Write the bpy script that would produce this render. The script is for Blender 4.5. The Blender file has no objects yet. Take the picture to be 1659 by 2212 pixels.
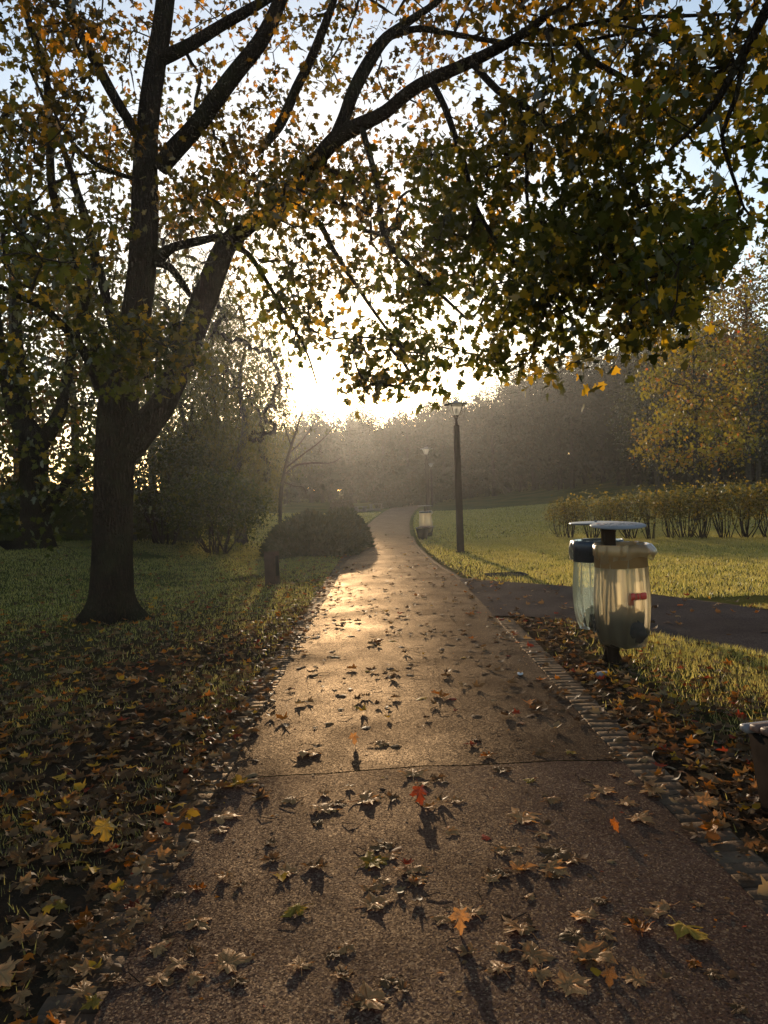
import bpy, math, random
import numpy as np
from mathutils import Vector, Matrix

rnd = random.Random(7)
rng = np.random.default_rng(7)
scene = bpy.context.scene
COL = scene.collection

# ------------------------------------------------------------------ camera model
W0, H0 = 1659.0, 2212.0            # working picture coordinates
FPX = 1659.0
CAM_Z = 1.6
ROLL = math.radians(2.0)
YAW = math.radians(0.15)
PITCH = math.radians(-1.15)
_f = np.array([math.sin(YAW) * math.cos(PITCH), math.cos(YAW) * math.cos(PITCH), math.sin(PITCH)])
_r0 = np.array([math.cos(YAW), -math.sin(YAW), 0.0])
_u0 = np.cross(_r0, _f)
_r = _r0 * math.cos(ROLL) - _u0 * math.sin(ROLL)
_u = _u0 * math.cos(ROLL) + _r0 * math.sin(ROLL)
CAM = np.array([0.0, 0.0, CAM_Z])


def ray(xd, yd):
    v = _f + _r * ((xd - W0 / 2) / FPX) + _u * ((H0 / 2 - yd) / FPX)
    return v                                        # forward component is 1 along _f


def at(xd, yd, d):
    """point seen at picture position (xd, yd) standing d metres ahead (y = d)"""
    v = ray(xd, yd)
    return CAM + v * (d / v[1])


def proj(p):
    q = np.asarray(p) - CAM
    z = q @ _f
    return W0 / 2 + FPX * (q @ _r) / z, H0 / 2 - FPX * (q @ _u) / z, z


def sst(a, b, x):
    t = np.clip((np.asarray(x, float) - a) / (b - a), 0, 1)
    return t * t * (3 - 2 * t)


def terrain(x, y):
    x = np.asarray(x, float); y = np.asarray(y, float)
    z = 0.022 * (np.log1p(np.exp((y - 52) / 7.0)) * 7.0) * sst(20, 40, y)
    z = z + 1.1 * sst(5, 30, x) * sst(24, 62, y) + 0.05 * np.clip(y - 55, 0, 60) * sst(12, 45, x)
    z = z + 0.55 * sst(-3.0, -9.5, -np.abs(x) * np.where(x < 0, 1, 0)) * 0
    z = z + 0.60 * sst(3.2, 9.5, -x) * sst(11, 20, y) * (1 - 0.6 * sst(30, 55, y))
    return z


def ground(xd, yd):
    v = ray(xd, yd)
    lo, hi = 0.5, 0.5
    while hi < 400:
        p = CAM + v * hi
        if p[2] < terrain(p[0], p[1]):
            break
        lo, hi = hi, hi * 1.03
    for _ in range(40):
        m = (lo + hi) / 2
        p = CAM + v * m
        if p[2] < terrain(p[0], p[1]):
            hi = m
        else:
            lo = m
    p = CAM + v * hi
    return np.array([p[0], p[1], float(terrain(p[0], p[1]))])


# ------------------------------------------------------------------ object helpers
def tag(o, label=None, cat=None, group=None, kind=None):
    if label: o['label'] = label
    if cat: o['category'] = cat
    if group: o['group'] = group
    if kind: o['kind'] = kind
    return o


def empty(name, loc, rz=0.0):
    o = bpy.data.objects.new(name, None)
    o.location = tuple(float(c) for c in loc); o.rotation_euler = (0, 0, rz)
    o.empty_display_size = 0.2
    COL.objects.link(o)
    return o


def link(name, me, mat=None, parent=None, loc=None):
    o = bpy.data.objects.new(name, me)
    if mat is not None and len(me.materials) == 0:
        for m in (mat if isinstance(mat, (list, tuple)) else [mat]):
            me.materials.append(m)
    COL.objects.link(o)
    if parent is not None:
        o.parent = parent
    if loc is not None:
        o.location = tuple(float(c) for c in loc)
    return o


def mesh_np(name, verts, faces, smooth=False, matidx=None):
    """faces: list of int arrays, each (n, k)"""
    verts = np.asarray(verts, np.float32)
    me = bpy.data.meshes.new(name)
    if not isinstance(faces, list):
        faces = [faces]
    faces = [np.asarray(f, np.int32) for f in faces if len(f)]
    nl = sum(f.size for f in faces); nf = sum(len(f) for f in faces)
    me.vertices.add(len(verts)); me.vertices.foreach_set('co', verts.ravel())
    me.loops.add(nl); me.polygons.add(nf)
    li = np.concatenate([f.ravel() for f in faces])
    st, c = [], 0
    for f in faces:
        k = f.shape[1]
        st.append(c + np.arange(len(f)) * k); c += f.size
    me.loops.foreach_set('vertex_index', li)
    me.polygons.foreach_set('loop_start', np.concatenate(st).astype(np.int32))
    if smooth:
        me.polygons.foreach_set('use_smooth', np.ones(nf, bool))
    if matidx is not None:
        me.polygons.foreach_set('material_index', np.asarray(matidx, np.int32))
    me.update(calc_edges=True)
    return me


class MB:
    """collects shapes into one mesh"""
    def __init__(s):
        s.v = []; s.f = {}; s.n = 0

    def add(s, v, faces):
        v = np.asarray(v, float)
        s.v.append(v)
        for f in faces if isinstance(faces, list) and len(faces) and not np.isscalar(faces[0]) else [faces]:
            f = np.asarray(f, int)
            if f.ndim == 1: f = f[None, :]
            s.f.setdefault(f.shape[1], []).append(f + s.n)
        s.n += len(v)

    def box(s, c, size, rz=0.0, bev=0.0, taper=1.0, M=None):
        hx, hy, hz = size[0] / 2, size[1] / 2, size[2] / 2
        b = min(bev, hx * .9, hy * .9, hz * .9)
        ring = lambda ax, ay, z, t: [(-ax * t + 0, -(ay - b) * t, z), (-(ax - b) * t, -ay * t, z), ((ax - b) * t, -ay * t, z), (ax * t, -(ay - b) * t, z),
                                     (ax * t, (ay - b) * t, z), ((ax - b) * t, ay * t, z), (-(ax - b) * t, ay * t, z), (-ax * t, (ay - b) * t, z)]
        if b > 0:
            ring_in = lambda z, t: [(x * (1 - b / hx), y * (1 - b / hy), z) for x, y, _ in ring(hx, hy, z, t)]
            rows = [ring_in(-hz, 1), ring(hx, hy, -hz + b, 1), ring(hx, hy, hz - b, taper), ring_in(hz, taper)]
            v = np.array([p for r in rows for p in r])
            f4 = [[i * 8 + j, i * 8 + (j + 1) % 8, (i + 1) * 8 + (j + 1) % 8, (i + 1) * 8 + j] for i in range(3) for j in range(8)]
            f8 = [list(range(7, -1, -1)), [24 + j for j in range(8)]]
            fs = [np.array(f4), np.array(f8)]
        else:
            t = taper
            v = np.array([(-hx, -hy, -hz), (hx, -hy, -hz), (hx, hy, -hz), (-hx, hy, -hz),
                          (-hx * t, -hy * t, hz), (hx * t, -hy * t, hz), (hx * t, hy * t, hz), (-hx * t, hy * t, hz)])
            fs = [np.array([[3, 2, 1, 0], [4, 5, 6, 7], [0, 1, 5, 4], [1, 2, 6, 5], [2, 3, 7, 6], [3, 0, 4, 7]])]
        if M is not None:
            v = v @ np.asarray(M).T
        if rz:
            c_, s_ = math.cos(rz), math.sin(rz)
            v = v @ np.array([[c_, -s_, 0], [s_, c_, 0], [0, 0, 1]]).T
        s.add(v + np.asarray(c, float), fs)
        return s

    def lathe(s, prof, c=(0, 0, 0), n=32, cap=True, squash=None):
        prof = np.asarray(prof, float)
        a = np.arange(n) / n * 2 * math.pi
        v = np.array([(r * math.cos(t), r * math.sin(t), z) for r, z in prof for t in a])
        m = len(prof)
        f = [[i * n + j, i * n + (j + 1) % n, (i + 1) * n + (j + 1) % n, (i + 1) * n + j] for i in range(m - 1) for j in range(n)]
        s.add(v + np.asarray(c, float), [np.array(f)])
        if cap:
            base = s.n - len(v)
            s.f.setdefault(n, []).append(np.array([[base + j for j in range(n - 1, -1, -1)], [base + (m - 1) * n + j for j in range(n)]]))
        return s

    def tube(s, pts, rad, n=8, cap=True):
        v, f = tube(pts, rad, n)
        s.add(v, [f])
        if cap:
            base = s.n - len(v); m = len(pts)
            s.f.setdefault(n, []).append(np.array([[base + j for j in range(n - 1, -1, -1)], [base + (m - 1) * n + j for j in range(n)]]))
        return s

    def mesh(s, name, smooth=False):
        return mesh_np(name, np.concatenate(s.v), [np.concatenate(f) for f in s.f.values()], smooth)

    def build(s, name, mat, parent=None, smooth=False, loc=None):
        return link(name, s.mesh(name, smooth), mat, parent, loc)


def tube(pts, rad, n=8, wob=0.0, seed=0):
    pts = np.asarray(pts, float); rad = np.broadcast_to(np.asarray(rad, float), (len(pts),))
    T = np.gradient(pts, axis=0); T /= np.linalg.norm(T, axis=1)[:, None] + 1e-9
    ref = np.array([1.0, 0.13, 0.21]) if abs(T[0][0]) < .8 else np.array([0.1, 1.0, .2])
    N = np.cross(T[0], ref); N /= np.linalg.norm(N)
    a = np.arange(n) / n * 2 * math.pi
    out = np.empty((len(pts), n, 3))
    for i in range(len(pts)):
        N = N - T[i] * (N @ T[i]); N /= np.linalg.norm(N) + 1e-9
        B = np.cross(T[i], N)
        out[i] = pts[i] + rad[i] * (np.cos(a)[:, None] * N + np.sin(a)[:, None] * B)
    if wob:
        g = np.random.default_rng(seed)
        ph = g.random(4) * 6.28
        k = 1 + wob * (np.sin(3 * a + ph[0])[None] * .5 + np.sin(5 * a + ph[1])[None] * .35 + .5 * np.sin(2 * a[None] + ph[2] + pts[:, 2:3] * 1.7))
        out = pts[:, None, :] + (out - pts[:, None, :]) * k[..., None]
    m = len(pts)
    i = np.arange(m - 1)[:, None]; j = np.arange(n)[None]
    f = np.stack([i * n + j, i * n + (j + 1) % n, (i + 1) * n + (j + 1) % n, (i + 1) * n + j], -1).reshape(-1, 4)
    return out.reshape(-1, 3), f


def spline(pts, step):
    """Catmull-Rom through pts, resampled about every step; pts may carry extra columns"""
    P = np.asarray(pts, float)
    P = np.vstack([2 * P[0] - P[1], P, 2 * P[-1] - P[-2]])
    out = []
    for i in range(1, len(P) - 2):
        L = np.linalg.norm(P[i + 1][:3] - P[i][:3]); k = max(2, int(L / step))
        for t in np.arange(k) / k:
            a, b, c, d = P[i - 1], P[i], P[i + 1], P[i + 2]
            out.append(.5 * (2 * b + (c - a) * t + (2 * a - 5 * b + 4 * c - d) * t * t + (3 * b - a - 3 * c + d) * t ** 3))
    out.append(P[-2])
    return np.array(out)


# ------------------------------------------------------------------ materials
def new_mat(name):
    m = bpy.data.materials.new(name); m.use_nodes = True
    nt = m.node_tree
    for n in list(nt.nodes): nt.nodes.remove(n)
    out = nt.nodes.new('ShaderNodeOutputMaterial')
    return m, nt, out


def node(nt, typ, ins=None, **kw):
    n = nt.nodes.new(typ)
    for k, v in kw.items(): setattr(n, k, v)
    for k, v in (ins or {}).items():
        if isinstance(v, bpy.types.NodeSocket):
            nt.links.new(v, n.inputs[k])
        else:
            n.inputs[k].default_value = v
    return n


def ramp(nt, fac, stops, interp='LINEAR'):
    n = nt.nodes.new('ShaderNodeValToRGB'); n.color_ramp.interpolation = interp
    e = n.color_ramp.elements
    while len(e) < len(stops): e.new(0.5)
    for el, (p, c) in zip(e, stops):
        el.position = p; el.color = (*c, 1) if len(c) == 3 else c
    if fac is not None: nt.links.new(fac, n.inputs['Fac'])
    return n.outputs['Color']


def noise(nt, scale, detail=3, rough=.55, vec=None, dist=0.0, out='Fac'):
    n = node(nt, 'ShaderNodeTexNoise', {'Scale': scale, 'Detail': detail, 'Roughness': rough, 'Distortion': dist})
    if vec is not None: nt.links.new(vec, n.inputs['Vector'])
    return n.outputs[out]


def mixc(nt, fac, a, b, blend='MIX'):
    n = nt.nodes.new('ShaderNodeMix'); n.data_type = 'RGBA'; n.blend_type = blend
    for s, v in ((n.inputs['Factor'], fac), (n.inputs[6], a), (n.inputs[7], b)):
        if isinstance(v, bpy.types.NodeSocket): nt.links.new(v, s)
        else: s.default_value = v if not isinstance(v, tuple) else ((*v, 1) if len(v) == 3 else v)
    return n.outputs[2]


def math_(nt, op, a, b=0.0, clamp=False):
    n = nt.nodes.new('ShaderNodeMath'); n.operation = op; n.use_clamp = clamp
    for s, v in ((n.inputs[0], a), (n.inputs[1], b)):
        if isinstance(v, bpy.types.NodeSocket): nt.links.new(v, s)
        else: s.default_value = v
    return n.outputs[0]


def bump(nt, h, dist, strength=1.0, prev=None):
    n = node(nt, 'ShaderNodeBump', {'Height': h, 'Distance': dist, 'Strength': strength})
    if prev is not None: nt.links.new(prev, n.inputs['Normal'])
    return n.outputs['Normal']


def pos(nt):
    return nt.nodes.new('ShaderNodeNewGeometry').outputs['Position']


def principled(nt, out, color, rough=.6, normal=None, metal=0.0, spec=.5, **kw):
    b = nt.nodes.new('ShaderNodeBsdfPrincipled')
    for k, v in (('Base Color', color), ('Roughness', rough), ('Metallic', metal), ('Specular IOR Level', spec), *kw.items()):
        if isinstance(v, bpy.types.NodeSocket): nt.links.new(v, b.inputs[k])
        else: b.inputs[k].default_value = (*v, 1) if isinstance(v, tuple) and len(v) == 3 else v
    if normal is not None: nt.links.new(normal, b.inputs['Normal'])
    if out is not None: nt.links.new(b.outputs[0], out.inputs['Surface'])
    return b


def plain(name, col, rough=.5, metal=0.0, var=.25, scale=9, bumpd=0.0, spec=.5):
    m, nt, out = new_mat(name)
    p = pos(nt)
    n1 = noise(nt, scale, 5, .6, p)
    dark = tuple(c * (1 - var) for c in col); lite = tuple(min(1, c * (1 + var)) for c in col)
    c = ramp(nt, n1, [(.3, dark), (.7, lite)])
    nr = bump(nt, noise(nt, scale * 14, 3, .6, p), bumpd) if bumpd else None
    r = math_(nt, 'ADD', math_(nt, 'MULTIPLY', noise(nt, scale * 2.3, 4, .6, p), .25), rough - .12)
    principled(nt, out, c, r, nr, metal, spec)
    return m


def leaf_mat(name, stops, trans=.5, gloss=.12, rough=.45, interp='LINEAR', per_object=False, hazev=None, turn=None):
    """thin leaf: diffuse + translucent + a little sheen; one colour from the ramp for each leaf"""
    m, nt, out = new_mat(name)
    if per_object:
        r = nt.nodes.new('ShaderNodeObjectInfo').outputs['Random']
    else:
        r = nt.nodes.new('ShaderNodeNewGeometry').outputs['Random Per Island']
    c = ramp(nt, r, stops, interp)
    if hazev:                                     # broad patches of another hue through the crown
        c = mixc(nt, ramp(nt, noise(nt, hazev[0], 2, .5, pos(nt)), [(.45, (0, 0, 0)), (.62, (1, 1, 1))]), c, hazev[1])
    if turn:                                      # the top of the crown has turned further
        sx = nt.nodes.new('ShaderNodeSeparateXYZ'); nt.links.new(pos(nt), sx.inputs[0])
        hgt = math_(nt, 'ADD', sx.outputs[2], math_(nt, 'MULTIPLY', noise(nt, .7, 2, .5, pos(nt)), 3.0))
        mr = nt.nodes.new('ShaderNodeMapRange'); nt.links.new(hgt, mr.inputs[0])
        mr.inputs[1].default_value, mr.inputs[2].default_value = turn[0], turn[1]
        c = mixc(nt, math_(nt, 'MULTIPLY', mr.outputs[0], .8), c, mixc(nt, 1.0, c, turn[2], 'MULTIPLY'))
    d = node(nt, 'ShaderNodeBsdfDiffuse', {'Color': c})
    tcol = mixc(nt, 1.0, c, (1.25, 1.12, .75), 'MULTIPLY')
    t = node(nt, 'ShaderNodeBsdfTranslucent', {'Color': tcol})
    mx = node(nt, 'ShaderNodeMixShader', {0: trans, 1: d.outputs[0], 2: t.outputs[0]})
    g = node(nt, 'ShaderNodeBsdfGlossy', {'Color': (1, 1, 1, 1), 'Roughness': rough})
    fr = node(nt, 'ShaderNodeFresnel', {'IOR': 1.4})
    fac = math_(nt, 'MULTIPLY', fr.outputs[0], gloss * 4, True)
    mx2 = node(nt, 'ShaderNodeMixShader', {0: fac, 1: mx.outputs[0], 2: g.outputs[0]})
    nt.links.new(mx2.outputs[0], out.inputs['Surface'])
    return m


def bark_mat(name, dark, lite, scale=9.0):
    m, nt, out = new_mat(name)
    tc = node(nt, 'ShaderNodeMapping', {'Scale': (1, 1, .16)})
    nt.links.new(pos(nt), tc.inputs['Vector'])
    v = node(nt, 'ShaderNodeTexVoronoi', {'Scale': scale * 3.2}, feature='DISTANCE_TO_EDGE')
    wn = mixc(nt, .08, tc.outputs[0], noise(nt, 6, 3, .6, pos(nt), out='Color'))
    nt.links.new(wn, v.inputs['Vector'])
    n1 = noise(nt, scale * 2, 6, .65, tc.outputs[0])
    n2 = noise(nt, 1.6, 3, .6, pos(nt))
    h = math_(nt, 'ADD', math_(nt, 'MULTIPLY', v.outputs['Distance'], 1.6, True), math_(nt, 'MULTIPLY', n1, .5))
    c = mixc(nt, h, dark, lite)
    c = mixc(nt, ramp(nt, n2, [(.5, (0, 0, 0)), (.75, (.5, .5, .5))]), c, (.06, .062, .03))
    principled(nt, out, c, .85, bump(nt, h, .06, 1.0), spec=0)
    return m


M = {}
M['bark'] = bark_mat('maple_bark', (.010, .007, .005), (.055, .038, .028))
M['bark_grey'] = bark_mat('grey_bark', (.03, .026, .022), (.10, .085, .07))
M['twig'] = plain('twig_bark', (.034, .024, .018), .8, var=.4, scale=20, spec=0)
AUT = [(0, (.026, .03, .006)), (.35, (.045, .042, .008)), (.55, (.085, .07, .010)), (.72, (.16, .12, .012)), (.87, (.34, .22, .014)), (1, (.5, .29, .02))]
M['maple_leaf'] = leaf_mat('maple_leaf', AUT, .6, .015, .5, hazev=(.55, (.085, .095, .010)), turn=(5.2, 8.0, (1.2, .74, .85)))
M['maple_leaf_low'] = leaf_mat('maple_leaf_olive', [(0, (.05, .055, .012)), (.5, (.085, .085, .014)), (.85, (.13, .11, .016)), (1, (.28, .17, .015))], .5, .02, .5)
M['willow_leaf'] = leaf_mat('willow_leaf', [(0, (.06, .065, .018)), (.6, (.10, .095, .022)), (1, (.16, .12, .025))], .55, .02)
M['shrub_leaf'] = leaf_mat('shrub_leaf', [(0, (.04, .05, .012)), (.7, (.07, .08, .016)), (1, (.14, .13, .02))], .45, .02)
M['juniper'] = leaf_mat('juniper_spray', [(0, (.02, .03, .012)), (.7, (.032, .038, .014)), (1, (.055, .05, .018))], .15, .01)
M['gold_leaf'] = leaf_mat('golden_leaf', [(0, (.16, .13, .016)), (.5, (.19, .15, .018)), (.86, (.25, .16, .018)), (.97, (.36, .12, .02)), (1, (.36, .07, .02))], .6, .02, hazev=(.5, (.17, .16, .018)))
M['russet_leaf'] = leaf_mat('russet_leaf', [(0, (.06, .045, .014)), (.6, (.10, .065, .016)), (1, (.18, .07, .016))], .5, .02)
M['dark_leaf'] = leaf_mat('dark_leaf', [(0, (.03, .036, .012)), (.7, (.05, .05, .014)), (1, (.08, .065, .016))], .4, .02)
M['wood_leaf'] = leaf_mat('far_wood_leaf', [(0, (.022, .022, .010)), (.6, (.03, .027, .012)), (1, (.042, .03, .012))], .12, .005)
M['hedge_leaf'] = leaf_mat('hedge_leaf', [(0, (.07, .06, .014)), (.6, (.14, .115, .02)), (1, (.3, .2, .03))], .55, .02)
M['grass'] = leaf_mat('grass_blade', [(0, (.15, .165, .04)), (.5, (.32, .30, .085)), (.85, (.48, .42, .16)), (1, (.58, .5, .25))], .68, .03, .5, hazev=(.8, (.38, .33, .12)))
LITTER = [(0, (.07, .036, .018)), (.22, (.12, .062, .028)), (.45, (.18, .10, .045)), (.66, (.26, .165, .08)), (.78, (.2, .075, .022)), (.86, (.42, .13, .014)), (.93, (.5, .26, .025)), (.98, (.28, .04, .015))]
M['litter'] = leaf_mat('fallen_leaf_litter', LITTER, .36, .02, .42, 'CONSTANT')


def fallen_mat(name, a, b, trans=.36):
    m, nt, out = new_mat(name)
    tc = nt.nodes.new('ShaderNodeTexCoord')
    r = nt.nodes.new('ShaderNodeObjectInfo').outputs['Random']
    n1 = noise(nt, 9, 5, .65, tc.outputs['Object'])
    c = mixc(nt, n1, a, b)
    c = mixc(nt, math_(nt, 'MULTIPLY', r, .55), c, tuple(x * .55 for x in a))
    at_ = node(nt, 'ShaderNodeAttribute', attribute_name='vein')
    c = mixc(nt, math_(nt, 'MULTIPLY', math_(nt, 'POWER', at_.outputs['Fac'], 6.0), .5), c, tuple(min(1, x * 1.7 + .03) for x in b))
    h = math_(nt, 'SUBTRACT', math_(nt, 'MULTIPLY', noise(nt, 26, 4, .6, tc.outputs['Object']), .5), math_(nt, 'POWER', at_.outputs['Fac'], 5.0))
    nr = bump(nt, h, .004, 1.0)
    d = node(nt, 'ShaderNodeBsdfDiffuse', {'Color': c, 'Normal': nr})
    t = node(nt, 'ShaderNodeBsdfTranslucent', {'Color': mixc(nt, 1.0, c, (1.4, 1.05, .55), 'MULTIPLY'), 'Normal': nr})
    mx = node(nt, 'ShaderNodeMixShader', {0: trans, 1: d.outputs[0], 2: t.outputs[0]})
    g = node(nt, 'ShaderNodeBsdfGlossy', {'Color': (1, .96, .9, 1), 'Roughness': .36, 'Normal': nr})
    fr = node(nt, 'ShaderNodeFresnel', {'IOR': 1.42, 'Normal': nr})
    mx2 = node(nt, 'ShaderNodeMixShader', {0: math_(nt, 'MULTIPLY', fr.outputs[0], .08, True), 1: mx.outputs[0], 2: g.outputs[0]})
    nt.links.new(mx2.outputs[0], out.inputs['Surface'])
    return m


FALL = {
    'brown': fallen_mat('brown_leaf', (.14, .07, .03), (.25, .135, .058)),
    'tan': fallen_mat('tan_leaf', (.42, .205, .08), (.56, .305, .125)),
    'orange': fallen_mat('orange_leaf', (.30, .085, .012), (.46, .17, .02), .45),
    'yellow': fallen_mat('yellow_leaf', (.34, .2, .03), (.46, .32, .06), .45),
    'red': fallen_mat('red_leaf', (.16, .03, .014), (.30, .06, .02), .4),
}

# asphalt ----------------------------------------------------------
def asphalt(name, c1, c2, c3, scale, rough, sheen):
    m, nt, out = new_mat(name)
    p = pos(nt)
    v = node(nt, 'ShaderNodeTexVoronoi', {'Scale': scale, 'Randomness': 1.0}); nt.links.new(p, v.inputs['Vector'])
    v2 = node(nt, 'ShaderNodeTexVoronoi', {'Scale': scale * 2.1}); nt.links.new(p, v2.inputs['Vector'])
    sep = node(nt, 'ShaderNodeSeparateColor', {'Color': v.outputs['Color']})
    big = noise(nt, .9, 5, .6, p)
    fine = noise(nt, scale * .35, 4, .6, p)
    c = ramp(nt, sep.outputs[0], [(0, tuple(x * .55 for x in c1)), (.3, c1), (.7, c2), (1, tuple(min(1, x * 1.5) for x in c2))])
    c = mixc(nt, ramp(nt, sep.outputs[1], [(.86, (0, 0, 0)), (.9, (1, 1, 1))]), c, c3)
    c = mixc(nt, ramp(nt, big, [(.35, (.0, .0, .0)), (.7, (.7, .7, .7))]), c, tuple(x * .5 for x in c1))
    c = mixc(nt, math_(nt, 'MULTIPLY', v2.outputs['Distance'], .5, True), c, tuple(x * .35 for x in c1))
    # every chip of stone lies at its own small tilt
    geo = nt.nodes.new('ShaderNodeNewGeometry')
    def tilted(amount, colour):
        o_ = node(nt, 'ShaderNodeVectorMath', {0: colour, 1: (.5, .5, .5)}, operation='SUBTRACT')
        k_ = node(nt, 'ShaderNodeVectorMath', {0: o_.outputs[0], 3: amount}, operation='SCALE')
        a_ = node(nt, 'ShaderNodeVectorMath', {0: geo.outputs['Normal'], 1: k_.outputs[0]}, operation='ADD')
        return node(nt, 'ShaderNodeVectorMath', {0: a_.outputs[0]}, operation='NORMALIZE').outputs[0]
    nr = bump(nt, math_(nt, 'ADD', fine, math_(nt, 'MULTIPLY', v2.outputs['Distance'], -.6)), .0022, .8, tilted(.34, v.outputs['Color']))
    r = math_(nt, 'ADD', rough, math_(nt, 'MULTIPLY', math_(nt, 'SUBTRACT', big, .5), .3))
    d = node(nt, 'ShaderNodeBsdfDiffuse', {'Color': c, 'Roughness': .6, 'Normal': nr})
    gl = node(nt, 'ShaderNodeBsdfGlossy', {'Color': (.95, .74, .52, 1), 'Roughness': r, 'Normal': nr})
    wet = math_(nt, 'MULTIPLY', ramp(nt, noise(nt, 1.7, 4, .65, p), [(.35, (.45, .45, .45)), (.7, (1, 1, 1))]), sheen)
    wet = math_(nt, 'MULTIPLY', wet, ramp(nt, sep.outputs[2], [(.2, (.3, .3, .3)), (.9, (1.0, 1.0, 1.0))]))
    fr = node(nt, 'ShaderNodeFresnel', {'IOR': 1.33})
    wet = math_(nt, 'MULTIPLY', wet, math_(nt, 'ADD', .22, math_(nt, 'MULTIPLY', fr.outputs[0], 1.9)), True)
    mx = node(nt, 'ShaderNodeMixShader', {0: wet, 1: d.outputs[0], 2: gl.outputs[0]})
    nt.links.new(mx.outputs[0], out.inputs['Surface'])
    return m


M['asphalt'] = asphalt('path_asphalt', (.038, .0175, .0115), (.070, .035, .0225), (.24, .15, .09), 150, .44, .125)
M['asphalt_near'] = asphalt('path_asphalt_newer', (.078, .036, .024), (.132, .067, .045), (.28, .18, .11), 150, .46, .10)
M['asphalt_side'] = asphalt('side_path_asphalt', (.06, .043, .040), (.105, .076, .069), (.16, .125, .11), 170, .55, .05)


def brick_mat():
    m, nt, out = new_mat('edging_brick')
    r = nt.nodes.new('ShaderNodeNewGeometry').outputs['Random Per Island']
    p = pos(nt)
    c = ramp(nt, r, [(0, (.12, .064, .039)), (.5, (.17, .096, .058)), (1, (.23, .14, .085))])
    n1 = noise(nt, 14, 6, .7, p)
    c = mixc(nt, n1, c, (.04, .03, .02))
    nr = bump(nt, noise(nt, 70, 5, .7, p), .006)
    d = node(nt, 'ShaderNodeBsdfDiffuse', {'Color': c, 'Roughness': .6, 'Normal': nr})
    gl = node(nt, 'ShaderNodeBsdfGlossy', {'Color': (.95, .78, .6, 1), 'Roughness': .5, 'Normal': nr})
    fr = node(nt, 'ShaderNodeFresnel', {'IOR': 1.33})
    mx = node(nt, 'ShaderNodeMixShader', {0: math_(nt, 'ADD', .012, math_(nt, 'MULTIPLY', fr.outputs[0], .07)), 1: d.outputs[0], 2: gl.outputs[0]})
    nt.links.new(mx.outputs[0], out.inputs['Surface'])
    return m


M['brick'] = brick_mat()


def ground_mat():
    m, nt, out = new_mat('lawn_and_soil')
    p = pos(nt)
    soil = mixc(nt, noise(nt, 16, 6, .7, p), (.026, .017, .011), (.085, .054, .033))
    turf = mixc(nt, noise(nt, 7, 6, .7, p), (.035, .04, .012), (.085, .085, .022))
    turf = mixc(nt, ramp(nt, noise(nt, .35, 3, .6, p), [(.4, (0, 0, 0)), (.65, (.8, .8, .8))]), turf, (.12, .10, .032))
    at_ = node(nt, 'ShaderNodeAttribute', attribute_name='turf')
    f = math_(nt, 'ADD', at_.outputs['Fac'], math_(nt, 'MULTIPLY', math_(nt, 'SUBTRACT', noise(nt, 2.2, 5, .65, p), .5), 1.3), True)
    c = mixc(nt, f, soil, turf)
    h = math_(nt, 'ADD', noise(nt, 30, 5, .7, p), math_(nt, 'MULTIPLY', noise(nt, 5, 4, .6, p), 1.5))
    principled(nt, out, c, .85, bump(nt, h, .05, 1.0), spec=0)
    return m


M['ground'] = ground_mat()
M['steel_brown'] = plain('brown_painted_steel', (.024, .016, .012), .6, .0, .25, 6, .001, 0)
M['rust'] = plain('weathered_rust_steel', (.075, .045, .036), .7, .0, .3, 8, .002, 0)
M['lid'] = plain('pale_enamel', (.20, .20, .215), .55, 0, .08, 5, 0, .12)
M['lid_dark'] = plain('dark_enamel', (.06, .065, .07), .4, 0, .15, 5)
M['ink'] = plain('dark_print', (.045, .05, .075), .5, 0, .3, 40)
M['ink_red'] = plain('red_print', (.22, .06, .06), .5, 0, .3, 40)
M['band'] = plain('yellow_band', (.42, .25, .11), .45, 0, .1, 6)
M['band_blue'] = plain('blue_black_band', (.03, .04, .06), .45, 0, .1, 6)
M['slat'] = plain('reddish_slat_wood', (.14, .075, .055), .5, 0, .25, 7, .002, .15)
M['slat_grey'] = plain('greyed_slat_wood', (.17, .15, .15), .45, 0, .2, 7, .002, .3)
M['bench_dark'] = plain('dark_steel_panel', (.018, .014, .012), .7, 0, .3, 8, .001, 0)
M['wood_dark'] = plain('dark_wood', (.05, .04, .032), .7, 0, .2, 8)
M['iron'] = plain('cast_iron', (.05, .045, .042), .7, 0, .25, 12, .002, 0)
M['carton'] = plain('white_card', (.55, .56, .6), .6, 0, .1, 12)
M['rubbish_dark'] = plain('rubbish_dark', (.05, .035, .025), .7, 0, .5, 25, .01)
M['rubbish_red'] = plain('rubbish_red', (.55, .05, .03), .5, 0, .2, 15)
M['rubbish_green'] = plain('rubbish_green', (.10, .12, .06), .5, 0, .3, 15)


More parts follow.
